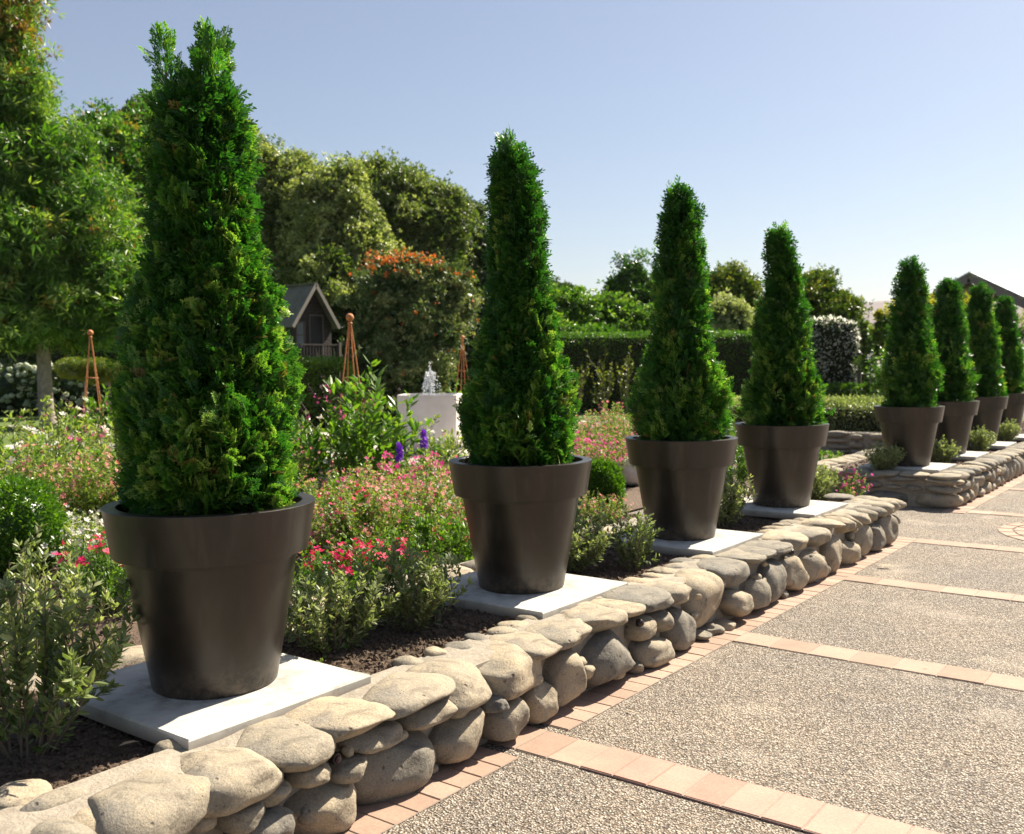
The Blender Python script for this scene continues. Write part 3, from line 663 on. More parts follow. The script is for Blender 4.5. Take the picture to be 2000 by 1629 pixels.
thuja('slender dark green conifer with a frayed narrow tip, in the second nearest pot', POTY[1], Z2, 620, 60, 0, .080, 12, [(-.035, (2.55, 2.88), 120, .085)])
Z3 = [(1.08, .30), (1.2, .345), (1.45, .32), (1.65, .27), (1.85, .215), (2.1, .185), (2.35, .175), (2.55, .16), (2.75, .11), (2.82, .05)]
thuja('conifer with a rounded lumpy tip in the third nearest pot', POTY[2], Z3, 500, 46, 1, .085, 13, [(-.03, (2.7, 2.87), 70, .08)])
Z4 = [(1.08, .30), (1.2, .345), (1.45, .31), (1.7, .27), (2.0, .23), (2.2, .18, .02), (2.4, .145, .01), (2.6, .12, -.02), (2.72, .08, -.03)]
thuja('broad based conifer with a crooked thin tip, in the last pot before the gap', POTY[3], Z4, 480, 44, 1, .088, 14, [(-.03, (2.58, 2.79), 50, .07)])
for i, (zt, lb) in enumerate(((2.83, 'squat dense conifer with see-through thin top, first past the gap'), (2.72, 'narrow smooth conifer second past the gap, partly behind the first'), (2.78, 'round topped conifer with a cane beside it, third past the gap'), (2.68, 'farthest conifer, cut by the right edge of the photo'))):
    k = (zt-1.08)
    Zi = [(1.08, .31), (1.08+.15*k, .355), (1.08+.4*k, .30), (1.08+.6*k, .24), (1.08+.8*k, .20), (1.08+.93*k, .15), (zt-.03, .07)]
    thuja(lb, POTY[4+i], Zi, 340, 36, 2, .095, 20+i, [(0, (zt-.25, zt), 40, .11)])
s = Soup(); tube(s, [(-.02, -.01, 0), (.16, .11, 1.63)], .011, 6); o = s.build('bamboo_cane', plain('cane', (.42, .27, .18), .7)); o.location = (PX, POTY[6]-.05, 1.05); tag(o, 'tall bamboo cane standing in the seventh pot', 'cane')

# ================================================================== SMALL PLANTS
def tpl(k): return {'leaf': LEAF, 'rh': RHOMB, 'nar': NARROW, 'tuft': TUFT, 'tuftr': TUFTR}[k]
def make_plant(name, label, cat, loc, R, H, nst, leaf, lsz, per, mat, tint=(.2, .9), stem=.0022, smat=None, spread=1., flowers=None, group=None, seed=0, up=1., ball=False, branch=2):
    """stems fan out from the base; leaves spiral along them, petals at the tips"""
    r = np.random.default_rng(1000+seed); t = thing(name, label, cat, loc, group=group)
    S = Soup(); Lf = Soup(); paths = []
    for i in range(nst):
        a = r.uniform(0, 2*PI); q = math.sqrt(r.uniform(.02, 1)); hh = H*r.uniform(.72, 1.05)*(1-.35*q*q if not ball else math.sqrt(max(.05, 1-q*q*.9)))
        b = np.array([.12*R*math.cos(a), .12*R*math.sin(a), -.02]); e = np.array([R*q*spread*math.cos(a), R*q*spread*math.sin(a), hh]); e[:2] += r.normal(0, R*.07, 2)
        mid = (b+e)/2+np.array([0, 0, .0])+np.append((e[:2]-b[:2])*(.18-.1*up), hh*.05); mid += r.normal(0, R*.05, 3)
        tt = np.linspace(0, 1, 7)[:, None]; P = (1-tt)**2*b+2*tt*(1-tt)*mid+tt**2*e; paths.append((P, 1.))
        for _ in range(branch):
            k = r.integers(2, 6); p = P[k]; d = unit(P[k]-P[k-1])+r.normal(0, .55, 3); d = unit(d+np.array([0, 0, .25])); L_ = H*r.uniform(.18, .4)
            pts = np.array([p, p+d*L_*.5+[0, 0, .01], p+unit(d+[0, 0, .35])*L_]); paths.append((pts, .6))
    tips = []
    PP = []; FF = []; TT = []
    for P, k in paths:
        if stem: tube(S, P, np.linspace(stem*k*(1.8 if k == 1 else 1), stem*.5*k, len(P)), 4 if stem < .004 else 5)
        n = max(3, int(per*(1 if k == 1 else .55))); u = r.uniform(.14 if k == 1 else .1, 1, n)**.85*(len(P)-1); i = np.minimum(u.astype(int), len(P)-2); f = (u-i)[:, None]
        pos = P[i]*(1-f)+P[i+1]*f; d = unit(P[i+1]-P[i]); o = sph(n); o = unit(o-(o*d).sum(1)[:, None]*d)
        PP.append(pos); FF.append(unit(d*r.uniform(.5, 1.2, n)[:, None]+o)); TT.append(r.uniform(tint[0], tint[1], n)*.75+.25*u/(len(P)-1)); tips.append(P[-1])
    PP = np.concatenate(PP); FF = np.concatenate(FF); TT = np.concatenate(TT); tv, tf = tpl(leaf)
    sid = np.cross(FF, np.array([0, 0, 1.]))+r.normal(0, .5, FF.shape)
    Lf.inst(tv, tf, frames(FF, sid, lsz*r.uniform(.55, 1.25, len(PP))), PP, TT)
    if stem: S.build('stem', smat or M_gstem, t)
    Lf.build('foliage', mat, t)
    for fl in (flowers or []):
        G = Soup(); tips_ = np.array(tips); n = fl['n']; i = r.integers(0, len(tips_), n); p = tips_[i]+r.normal(0, fl.get('jit', .02), (n, 3)); 
        if fl.get('zmin'): 
            k = p[:, 2] > H*fl['zmin']; p = p[k]; n = len(p)
        if fl.get('dx') is not None: p[:, :2] += fl['dx']
        c = unit(np.stack([p[:, 0], p[:, 1], np.full(n, R*.9)], 1)+r.normal(0, .45, (n, 3)))
        side = np.cross(c, r.normal(size=(n, 3)))
        Mx = np.stack([unit(side), unit(np.cross(c, side)), c], 2)*(fl['s']*r.uniform(.6, 1.2, n))[:, None, None]
        if fl.get('stuff'): G.inst(FLOWER[0], FLOWER[1], Mx, p, r.uniform(0, 1, n)); tag(G.build('flowers', fl['m'], t), kind='stuff')
        else:
            for q in range(n):
                G = Soup(); G.inst(FLOWER[0], FLOWER[1], Mx[q:q+1], p[q:q+1]*0, r.uniform()); o = G.build('flower', fl['m'], t); o.location = tuple(p[q])
    return t
def dup(o, loc, rz, sc, label, group=None):
    c = copy_tree(o); c.location = tuple(float(v) for v in loc); c.rotation_euler = (0, 0, rz); c.scale = (sc, sc, sc); c['label'] = label
    if group: c['group'] = group
    return c
G_S = 'grey leaved shrubs along the wall bed'
make_plant('grey_shrub', 'tall open grey-green shrub with silvery leaves at the lower left corner', 'shrub', (-3.27, 1.60, .30), .42, .60, 20, 'leaf', .047, 52, M_sage, (.0, .8), .0030, M_stem, 1., group=G_S, seed=1)
make_plant('grey_shrub', 'dense silvery shrub at the left edge behind the lower left shrub', 'shrub', (-4.6, 2.25, .03), .42, .78, 30, 'leaf', .05, 40, M_sage, (.2, 1.), .0030, M_stem, 1., group=G_S, seed=2)
make_plant('grey_shrub', 'rounded sage coloured shrub just right of the nearest pot', 'shrub', (-3.32, 3.02, .30), .30, .42, 46, 'leaf', .036, 38, M_sage, (.1, 1.), .0024, M_stem, 1., group=G_S, seed=3)
make_plant('grey_shrub', 'leafy sage shrub close to the left side of the second pot', 'shrub', (-3.28, 3.50, .30), .33, .44, 46, 'leaf', .036, 38, M_sage, (.05, .95), .0024, M_stem, 1., group=G_S, seed=4)
make_plant('grey_shrub', 'grey-green shrub between the second and third pots', 'shrub', (-3.42, 5.08, .30), .36, .44, 60, 'leaf', .036, 38, M_sage, (.1, 1.), .0022, M_stem, 1., group=G_S, seed=5)
make_plant('grey_shrub', 'small twiggy shrub against the left front of the third pot', 'shrub', (-3.05, 5.32, .30), .17, .40, 22, 'leaf', .034, 30, M_sage, (.0, .6), .002, M_stem, 1., group=G_S, seed=6)
gs = make_plant('grey_shrub', 'bushy grey shrub between the third and fourth pots', 'shrub', (-3.32, 7.12, .30), .29, .45, 56, 'leaf', .04, 30, M_sage, (.1, 1.), .0025, M_stem, 1., group=G_S, seed=7)
dup(gs, (-3.25, 9.02, .30), 2, .9, 'grey shrub with pale tips right of the fourth pot by the gap', G_S)
dup(gs, (-3.35, 11.72, .33), 1, .78, 'dark round grey shrub in front of the first pot past the gap', G_S)
dup(gs, (-3.1, 13.2, .31), 3, .8, 'pale shrub between the fifth and sixth pots', G_S)
dup(gs, (-3.05, 15.15, .31), 4, .85, 'pale shrub between the sixth and seventh pots', G_S)
dup(gs, (-3.05, 17.1, .31), 5, .85, 'pale shrub between the two farthest pots', G_S)

# --- flower garden
FP = dict(m=M_pink, s=.021, n=260, jit=.03, stuff=True)
coral = make_plant('salvia_bush', 'loose bush dotted with coral pink flowers behind the nearest pot, left side', 'flower bush', (-7.7, 6.35, .03), .62, .72, 70, 'rh', .030, 46, M_fine, (.1, 1), .0016, M_gstem, 1., [FP], seed=21, branch=3)
G_C = 'coral flowered bushes in the garden'; coral['group'] = G_C
def gp(px, depth): q = AT(px, 800, depth); return (q[0], q[1], .03)
for i, (px, dp, sc, lb) in enumerate(((20, 8.8, .95, 'coral flowered bush at the left edge behind the box ball'), (215, 9.5, 1.05, 'coral flowered bush touching the left side of the nearest conifer'), (130, 9.2, 1.15, 'big coral flowered bush below the leaning trunk of the lawn tree'), (730, 7.6, .95, 'coral flowered bush between the two nearest pots, in front'), (660, 8.4, .95, 'coral flowered bush right beside the nearest pot rim'),
                                      (815, 8.3, .9, 'coral flowered bush to the left of the second pot'), (1170, 15.5, 1.1, 'bush with coral spikes right of the second conifer'), (1225, 16.5, 1.25, 'tall coral flowered bush left of the third conifer'), (1155, 8.8, .6, 'low coral flowered bush beside the second pot rim'))):
    dup(coral, gp(px, dp), i*1.1+.5, sc, lb, G_C)
MG = [dict(m=M_mag, s=.027, n=170, jit=.03, stuff=True)]
mag = make_plant('magenta_bush', 'bush with magenta flowers below the purple flower spikes', 'flower bush', gp(745, 9.3), .5, .74, 44, 'rh', .035, 40, M_fine, (.2, 1), .0018, M_gstem, 1., MG, seed=31); mag['group'] = 'magenta flowered bushes'
for i, (px, dp, sc, lb) in enumerate(((840, 10.2, .9, 'magenta flowered bush below the stone fountain'), (690, 8.7, .8, 'magenta flowered bush near the nearest pot, in the coral bushes'), (795, 8.9, .82, 'magenta flowered bush left of the second pot, in the coral bushes'), (700, 11, .95, 'magenta flowered bush in front of the tall salvia'), (1150, 12.6, .85, 'low magenta flowers right of the second pot'), (1205, 12.9, .9, 'magenta flower patch left of the third pot'), (1120, 13.6, .9, 'magenta flower patch touching the second conifer'), (640, 8.0, .6, 'low magenta flowers beside the nearest pot, right side'), (1640, 10.4, .62, 'pink flowered bush right of the fourth pot'), (215, 12.5, 1.2, 'rose pink bush at the foot of the left obelisk'))):
    dup(mag, gp(px, dp), i*1.7, sc, lb, 'magenta flowered bushes')
WF = [dict(m=M_white, s=.027, n=240, jit=.03, stuff=True)]
wh = make_plant('white_flower_bush', 'low bush covered in small white flowers left of the nearest pot', 'flower bush', gp(150, 7.7), .5, .40, 50, 'rh', .034, 36, M_fine, (.3, 1), .0016, M_gstem, 1., WF, seed=41); wh['group'] = 'white flowered bushes'
for i, (px, dp, sc, lb) in enumerate(((140, 8.8, .8, 'white flowered bush beside the box ball at the left edge'), (235, 7.4, .75, 'white flowered bush touching the nearest pot rim'), (885, 9.7, 1.1, 'white flowered bush left of the second conifer'), (640, 10.2, 1.3, 'white flowered bush under the central obelisk'), (760, 12.0, 1.15, 'white flowered bush before the fountain'), (1130, 8.6, .6, 'few white flowers peeking right of the second pot'), (100, 13, 1.6, 'pale rose bush by the lawn tree trunk'))):
    dup(wh, gp(px, dp), i*2.1, sc, lb, 'white flowered bushes')
CR = [dict(m=M_crim, s=.042, n=98, jit=.03, zmin=.7)]
cr = make_plant('crimson_flower_clump', 'crimson flower clump right of the nearest pot', 'flower bush', (-5.9, 5.75, .03),   .46, .58, 64, 'leaf', .045, 26, M_green, (.2, .9), .0022, M_gstem, 1., CR, seed=51, branch=1); cr['group'] = 'crimson flower clumps'
for i, (px, dp, sc, lb) in enumerate(((700, 6.1, .84, 'crimson flower clump behind the sage shrub, midway between the nearest two pots'), (745, 6.5, .72, 'small crimson clump left of the second pot, behind the leafy shrub'), (625, 6.35, .74, 'crimson flower clump peeking out at the nearest pot rim'), (205, 6.4, .85, 'red flower clump low on the left of the nearest pot'), (900, 7.6, .7, 'crimson flowers peeking out left of the second pot'))):
    dup(cr, gp(px, dp), i*2, sc, lb, 'crimson flower clumps')
gr = make_plant('green_perennial', 'leafy bright green perennial left of the second pot', 'plant', gp(850, 7.3), .38, .50, 40, 'leaf', .05, 30, M_green, (.4, 1), .002, M_gstem, 1., None, seed=61); gr['group'] = 'leafy green perennials'
for i, (px, dp, sc, lb) in enumerate(((770, 6.9, .8, 'leafy green perennial between the nearest two pots'), (620, 9.2, 1.1, 'green foliage mound right of the nearest conifer'), (560, 10.5, 1.3, 'green foliage behind the nearest conifer'), (205, 7.0, .62, 'small green plant above the red flowers'), (30, 12.2, 1.5, 'yellow-green bush at the left edge before the lawn'), (170, 11.3, 1.5, 'leafy bush right of the lawn tree trunk'), (860, 15.5, 1.0, 'green shrub behind the fountain'), (1435, 12.8, 1.1, 'leafy green clump behind the fourth pot, left side'), (1455, 15.0, 1.3, 'green mound between the third and fourth conifers at pot height'), (1605, 13.2, .9, 'leafy green clump behind the right side of the fourth pot'))):
    dup(gr, gp(px, dp), i*1.3, sc, lb, 'leafy green perennials')
lv = make_plant('lavender_clump', 'grey lavender clump left of the second pot', 'plant', gp(845, 6.3), .26, .34, 70, 'nar', .04, 34, M_lav, (.1, 1), .0014, M_stem, 1., None, seed=71, branch=1); lv['group'] = 'lavender clumps'
dup(lv, gp(178, 7.1), 1, 1., 'grey lavender clump beside the path left of the nearest pot', 'lavender clumps')
dup(lv, gp(235, 13.5), 2, 2.2, 'silvery spiky clump right of the left obelisk', 'lavender clumps')
# tall salvia round the central obelisk
ts = make_plant('tall_salvia', 'tall green salvia with pink flower spikes round the central obelisk', 'flower bush', gp(675, 10.6), .82, 1.45, 46, 'leaf', .13, 26, M_green, (.3, 1), .004, M_gstem, 1.0, None, seed=81, up=.4)
M_plum = plain('plum_stem', (.12, .06, .06), .6)
for k in range(16):
    S = Soup(); Fl = Soup()
    a = RNG.uniform(0, 2*PI); q = RNG.uniform(.3, .95); b = np.array([q*.75*math.cos(a), q*.75*math.sin(a), 1.15+RNG.uniform(-.2, .15)]); d = unit(np.array([math.cos(a)*.7, math.sin(a)*.7, 1.]))*RNG.uniform(.25, .42)
    tube(S, [b-d*.8, b, b+d], [.004, .003, .002], 4); n = 26; u = rnd(n, .15, 1)[:, None]
    p = b+d*u+RNG.normal(0, .008, (n, 3)); S.inst(RHOMB[0], RHOMB[1], frames(sph(n), None, .026), p, rnd(n, 0, .4))
    n = 4; p = b+d*rnd(n, 0, .5)[:, None]+RNG.normal(0, .012, (n, 3)); Fl.inst(FLOWER[0], FLOWER[1], frames(sph(n), None, .019), p, rnd(n, .6, 1))
    o = S.build('flower_spike', M_plum, ts); Fl.build('flower', M_mag, o)
tsb = dup(ts, gp(905, 19.5), 2, .75, 'salvia with red flowers behind the right of the fountain', 'tall salvias'); ts['group'] = 'tall salvias'
dup(ts, gp(190, 15.0), 1, .8, 'salvia round the left obelisk by the lawn', 'tall salvias')
# arching white rose in front of the fountain
rs = make_plant('rose_bush', 'arching rose with white blooms in front of the stone fountain', 'rose', gp(860, 11.6), .62, .95, 22, 'leaf', .07, 20, M_fine, (.4, 1), .004, M_gstem, 1., [dict(m=M_white, s=.05, n=14, jit=.02), dict(m=M_mag, s=.035, n=9, jit=.03)], seed=91, branch=2)
dup(rs, gp(95, 14.5), 1.5, 1.2, 'rose with white blooms in front of the lawn tree trunk', 'roses'); rs['group'] = 'roses'
dup(rs, gp(55, 10.6), .7, 1.15, 'loose tall rose at the left edge behind the coral flowers', 'roses')
dup(rs, gp(235, 11.8), 3.3, 1.1, 'loose rose directly left of the nearest conifer', 'roses')
dup(rs, gp(560, 12.5), 2.5, 1.1, 'rose half hidden behind the nearest conifer', 'roses')
# purple stocks
def stock(px, py, depth, label):
    q = AT(px, py, depth); t = thing('purple_flower_spike', label, 'flower', (q[0], q[1], .03), group='purple flower spikes'); H = q[2]-.03
    s = Soup(); tube(s, [(0, 0, 0), (.02, .01, H*.6), (0, 0, H)], [.006, .005, .003], 5); s.build('stem', M_gstem, t)
    f = Soup(); n = 85; u = rnd(n); a = rnd(n, 0, 2*PI); rr = .036*(1-.5*u)*rnd(n, .5, 1.25); p = np.stack([rr*np.cos(a), rr*np.sin(a), H-.16+.17*u+rnd(n, -.01, .01)], 1)
    c = unit(np.stack([np.cos(a), np.sin(a), rnd(n, -.2, .6)], 1)); sdv = np.cross(c, RNG.normal(size=(n, 3))); Mx = np.stack([unit(sdv), unit(np.cross(c, sdv)), c], 2)*.021
    f.inst(FLOWER[0], FLOWER[1], Mx, p, rnd(n)); f.build('flower', M_purp, t)
    l = Soup(); n = 24; a = rnd(n, 0, 2*PI); p = np.stack([0*a, 0*a, rnd(n, .1, H-.2)], 1); l.inst(LEAF[0], LEAF[1], frames(np.stack([np.cos(a), np.sin(a), 0*a+.5], 1), None, .1), p, rnd(n)); l.build('foliage', M_green, t)
stock(828, 843, 10.2, 'taller deep purple flower spike in front of the fountain'); stock(780, 868, 9.9, 'shorter violet flower spike left of the taller one')
# clipped box
def leafball(name, label, cat, loc, blobs, n, lsz, mat, tint=(.2, 1.), leaf='rh', group=None, trunk=None, seed=0, lump=.08, part='foliage', inner=True, top=0., extra=None, tmat=None):
    r = np.random.default_rng(3000+seed); t = thing(name, label, cat, loc, group=group); s = Soup(); A = np.array([b[3]*b[4]+b[3]*b[5]+b[4]*b[5] for b in blobs]); A = A/A.sum()
    tv, tf = tpl(leaf)
    for b, a in zip(blobs, A):
        m_ = int(n*a); d = unit(r.normal(size=(m_, 3))); k = 1+lump*fbm(d*2.2, seed+3, 2, 3)+r.normal(0, lump*.35, m_)-np.abs(r.normal(0, .05, m_))
        p = d*np.array(b[3:6])*k[:, None]+np.array(b[:3]); ok = p[:, 2] > .01; p = p[ok]; d = d[ok]; m_ = len(p)
        F = unit(d+r.normal(0, .6, (m_, 3))); tn = r.uniform(tint[0], tint[1], m_)*.8+.2*np.clip(d[:, 2], 0, 1)*top+r.normal(0, .05, m_)
        s.inst(tv, tf, frames(F, None, lsz*r.uniform(.6, 1.3, m_)), p, tn)
    for b in blobs: v, f = ICO[2]; s.add(v*np.array(b[3:6])*.8+np.array(b[:3])+np.array([0, 0, max(0, b[5]*.8-b[2])*.5]), f, .0)
    s.build(part, mat, t)
    if trunk: s = Soup(); tube(s, *trunk); s.build('trunk', tmat or M_bark, t, smooth=True)
    return t
leafball('box_ball', 'clipped bright green box ball at the left edge', 'shrub', gp(22, 7.6), [(0, 0, .38, .37, .37, .37)], 15000, .032, M_box, group='clipped box balls', seed=1, lump=.17)
leafball('box_ball', 'clipped bright green box mound right of the second pot', 'shrub', gp(1176, 10.6), [(0, 0, .24, .22, .22, .32)], 10000, .034, M_box, group='clipped box balls', seed=2, lump=.17)
# ball ornament on a dark saucer
q = AT(1229, 925, 13.0); t = thing('ball_ornament', 'pale concrete ball on a dark base between the second and third pots', 'garden ornament', (q[0], q[1], 0))
s = Soup(); v, f = ICO[4]; s.add(v*.19+[0, 0, .215], f); s.build('ball', plain('pale_concrete', (.55, .50, .46), .7, c2=(.66, .60, .56), sc=9, bs=.2), t, smooth=True)
s = Soup(); lathe(s, [(.001, 0), (.14, 0), (.16, .05), (.001, .05)], 32); s.build('base', M_blk, t, smooth=False)

# --- stone fountain
q = AT(841, 800, 18.3); t = thing('fountain', 'square pale concrete fountain bowl narrowing to the base, with bubbling water', 'fountain', (q[0], q[1], .03), rz=-.0+math.radians(34))
def bowl(s):
    k = 64; rows = []
    for z, hw, pw in ((0, .26, 2.2), (.015, .34, 2.3), (.05, .42, 2.5), (.11, .49, 2.8), (.2, .535, 3.4), (.32, .558, 4.5), (.45, .565, 6), (1.085, .565, 9), (1.10, .56, 9), (1.10, .50, 9), (1.04, .49, 9), (1.04, .001, 2)):
        a = np.arange(k)*2*PI/k+PI/k; c, d = np.cos(a), np.sin(a); rr = hw/((np.abs(c)**pw+np.abs(d)**pw)**(1/pw)); rows.append(np.stack([rr*c, rr*d, np.full(k, z)], 1))
    f = [[i*k+j, i*k+(j+1) % k, (i+1)*k+(j+1) % k, (i+1)*k+j] for i in range(len(rows)-1) for j in range(k)]
    s.add(np.concatenate(rows), f)
s = Soup(); bowl(s); s.build('bowl', plain('cast_concrete', (.66, .61, .57), .8, c2=(.74, .69, .65), sc=5, bs=.15), t, smooth=False)
mw = leafmat('splashing_water', [(0, (.86, .88, .9)), (1, (.92, .93, .95))], .12, .45, (1, 1, 1), .8)
s = Soup(); tv, tf = ICO[1]; P = []; Mx = []
for k in range(26):
    a = RNG.uniform(0, 2*PI); vr = RNG.uniform(.08, .28); h = RNG.uniform(.30, .46)
    for u in rnd(34, .05, 1.): P.append([vr*u*math.cos(a)+RNG.normal(0, .009), vr*u*math.sin(a)+RNG.normal(0, .009), 1.06+h*4*u*(1-u)+RNG.normal(0, .014)])
for z in rnd(140, 0, .66)**1.0: P.append([RNG.normal(0, .012+.02*(.6-z)), RNG.normal(0, .012+.02*(.6-z)), 1.06+z])
P = np.array(P); s.inst(tv, tf, frames(sph(len(P)), None, RNG.uniform(.004, .0105, len(P)))*np.array([1.7, 1, 1])[None, None], P, .5); s.build('water_spray', mw, t, smooth=True)
s = Soup(); k = 4; s.add([[-.49, -.49, 1.06], [.49, -.49, 1.06], [.49, .49, 1.06], [-.49, .49, 1.06]], [[0, 1, 2, 3]]); s.build('water', plain('pool_water', (.03, .05, .05), .05), t)

# --- rusty obelisks
M_rust = plain('rusty_iron', (.42, .15, .045), .75, c2=(.55, .22, .08), sc=20, bs=.4, bd=.003)
def obelisk(px, top, depth, label, src=None):
    q = AT(px, top, depth); H = q[2]-.03
    t = thing('garden_obelisk', label, 'plant support', (q[0], q[1], .03), rz=.4, group='rusty iron obelisks')
    s = Soup(); v, f = ICO[3]; rr = H*.021; s.add(v*rr+[0, 0, H-rr], f); lathe(s, [(.012, H-rr*2.9), (.028, H-rr*2.6), (.03, H-rr*2.4), (.012, H-rr*1.9)], 16); s.build('finial', M_rust, t, smooth=True)
    zt = H-rr*2.4; W = H*.135
    for k in range(4):
        a = k*PI/2; L_ = Soup(); tube(L_, [(.012*math.cos(a), .012*math.sin(a), zt), (W*math.cos(a), W*math.sin(a), 0)], .0075, 6); L_.build('leg', M_rust, t)
    for zf in (.70, .47, .24):
        z = zt*zf; w2 = W*(1-zf)+.006; L_ = Soup(); tube(L_, [(w2*math.cos(a), w2*math.sin(a), z) for a in np.linspace(0, 2*PI, 25)], .0065, 5); L_.build('ring', M_rust, t)
obelisk(683, 612, 11.3, 'rusty obelisk with a ball finial rising from the tall salvia, nearest the middle')
obelisk(176, 644, 15.2, 'rusty obelisk with a ball finial left of the nearest conifer')
obelisk(903, 655, 21.0, 'rusty obelisk partly hidden left of the second conifer')

# ================================================================== HEDGES AND BACKGROUND SHRUBS
def boxhedge(name, label, c, sx, sy, h, n, lsz, mat, rz=0, tint=(0, 1), seed=0, rnd_=.06, group=None, z0=0., cat='hedge', round_=0.):
    r = np.random.default_rng(5000+seed); t = thing(name, label, cat, (c[0], c[1], z0), rz=rz, group=group); s = Soup()
    A = [sx*sy, sx*h, sx*h, sy*h, sy*h]; A = np.array(A)/sum(A)
    for k, a in enumerate(A):
        m_ = int(n*a); u = r.uniform(-1, 1, m_); v = r.uniform(0, 1, m_)
        if k == 0: p = np.stack([u*sx/2, (v*2-1)*sy/2, np.full(m_, h)], 1); d = np.array([0, 0, 1.])
        elif k < 3: sg = 1 if k == 1 else -1; p = np.stack([u*sx/2, np.full(m_, sg*sy/2), v*h], 1); d = np.array([0, sg, 0.])
        else: sg = 1 if k == 3 else -1; p = np.stack([np.full(m_, sg*sx/2), u*sy/2, v*h], 1); d = np.array([sg, 0, 0.])
        if round_:
            q = p-np.array([0, 0, h-round_]); w2 = np.array([sx/2-round_, sy/2-round_]); o = np.stack([np.sign(p[:, 0])*np.maximum(0, np.abs(p[:, 0])-w2[0]), np.sign(p[:, 1])*np.maximum(0, np.abs(p[:, 1])-w2[1]), np.maximum(0, q[:, 2])], 1)
            L_ = np.linalg.norm(o, axis=1); k2 = np.where(L_ > round_, round_/np.maximum(L_, 1e-6), 1); p = p-o*(1-k2)[:, None]
        p = p+d*(rnd_*fbm(p*3+7, seed, 1.5, 3))[:, None]+r.normal(0, rnd_*.5, (m_, 3)); F = unit(d+r.normal(0, .7, (m_, 3)))
        tn = r.uniform(tint[0], tint[1], m_)+.22*fbm(p*4, seed+60, 1.5, 3); s.inst(RHOMB[0], RHOMB[1], frames(F, None, lsz*r.uniform(.6, 1.3, m_)), p, tn)
    c_ = Soup(); box(c_, (-sx/2+.12, -sy/2+.12, 0), (sx/2-.12, sy/2-.12, h-.12)); s.build('foliage', mat, t); c_.build('twig_core', plain('twig', (.03, .025, .015), .95), t); return t
RZC = -.6447+0  # hedges that run across the view
def at2(px, d): q = AT(px, 800, d); return (q[0], q[1])
boxhedge('clipped_hedge', 'long clipped dark hedge with a lit flat top behind the young trees', at2(1290, 34.5), 11.0, 1.4, 2.72, 60000, .075, M_green, rz=YAW, tint=(0, .75), seed=1)
boxhedge('glinting_hedge', 'tall rounded glossy hedge block with painted white glints by the dark post', at2(1618, 34), 1.7, 1.5, 3.1, 11000, .12, M_gloss, rz=YAW, tint=(0, .8), seed=2, round_=.45)  # white flecks paint sun glints on glossy leaves, no blossom
boxhedge('clipped_hedge', 'clipped grey-green lavender hedge above the distant low stone wall', (-6.6, 18.4), 4.2, 1.0, .52, 22000, .05, M_sage, tint=(.2, 1.), seed=3, z0=.38, rnd_=.07, round_=.15)
boxhedge('clipped_hedge', 'low bright green hedge in front of the dark playhouse', at2(615, 27), 2.1, 1.1, 1.85, 22000, .075, M_green, rz=YAW, tint=(.3, 1.), seed=4, round_=.3)
boxhedge('clipped_hedge', 'darker low hedge running behind the central obelisk', at2(735, 29), 2.2, 1.1, 1.9, 12000, .085, M_dark, rz=YAW, tint=(.2, 1.), seed=5, round_=.3)
boxhedge('clipped_hedge', 'low dark hedge at the foot of the white-glinting block', at2(1700, 33), 3.0, 1.0, .85, 9000, .09, M_green, rz=YAW, tint=(.1, .9), seed=6)
boxhedge('background_hedge', 'dark tall planting screening the far side of the lawn', at2(420, 50), 52, 3, 4.2, 60000, .2, M_dark, rz=YAW, tint=(0, .6), seed=7)
# young trees in front of the long hedge
for i, (px, hh) in enumerate(((1125, 2.0), (1178, 2.15), (1222, 2.1), (1100, 1.9))):
    make_plant('young_tree', ['young thin tree, middle left in front of the long hedge', 'young thin tree with spread twigs before the long hedge', 'young thin tree nearest the third conifer', 'young thin tree half behind the second conifer'][i], 'tree', (*at2(px, 31), 0), .42, hh, 6, 'rh', .09, 24, M_yel, (.3, .85), .014, M_stem, 1., None, seed=110+i, group='young trees before the hedge', branch=3)

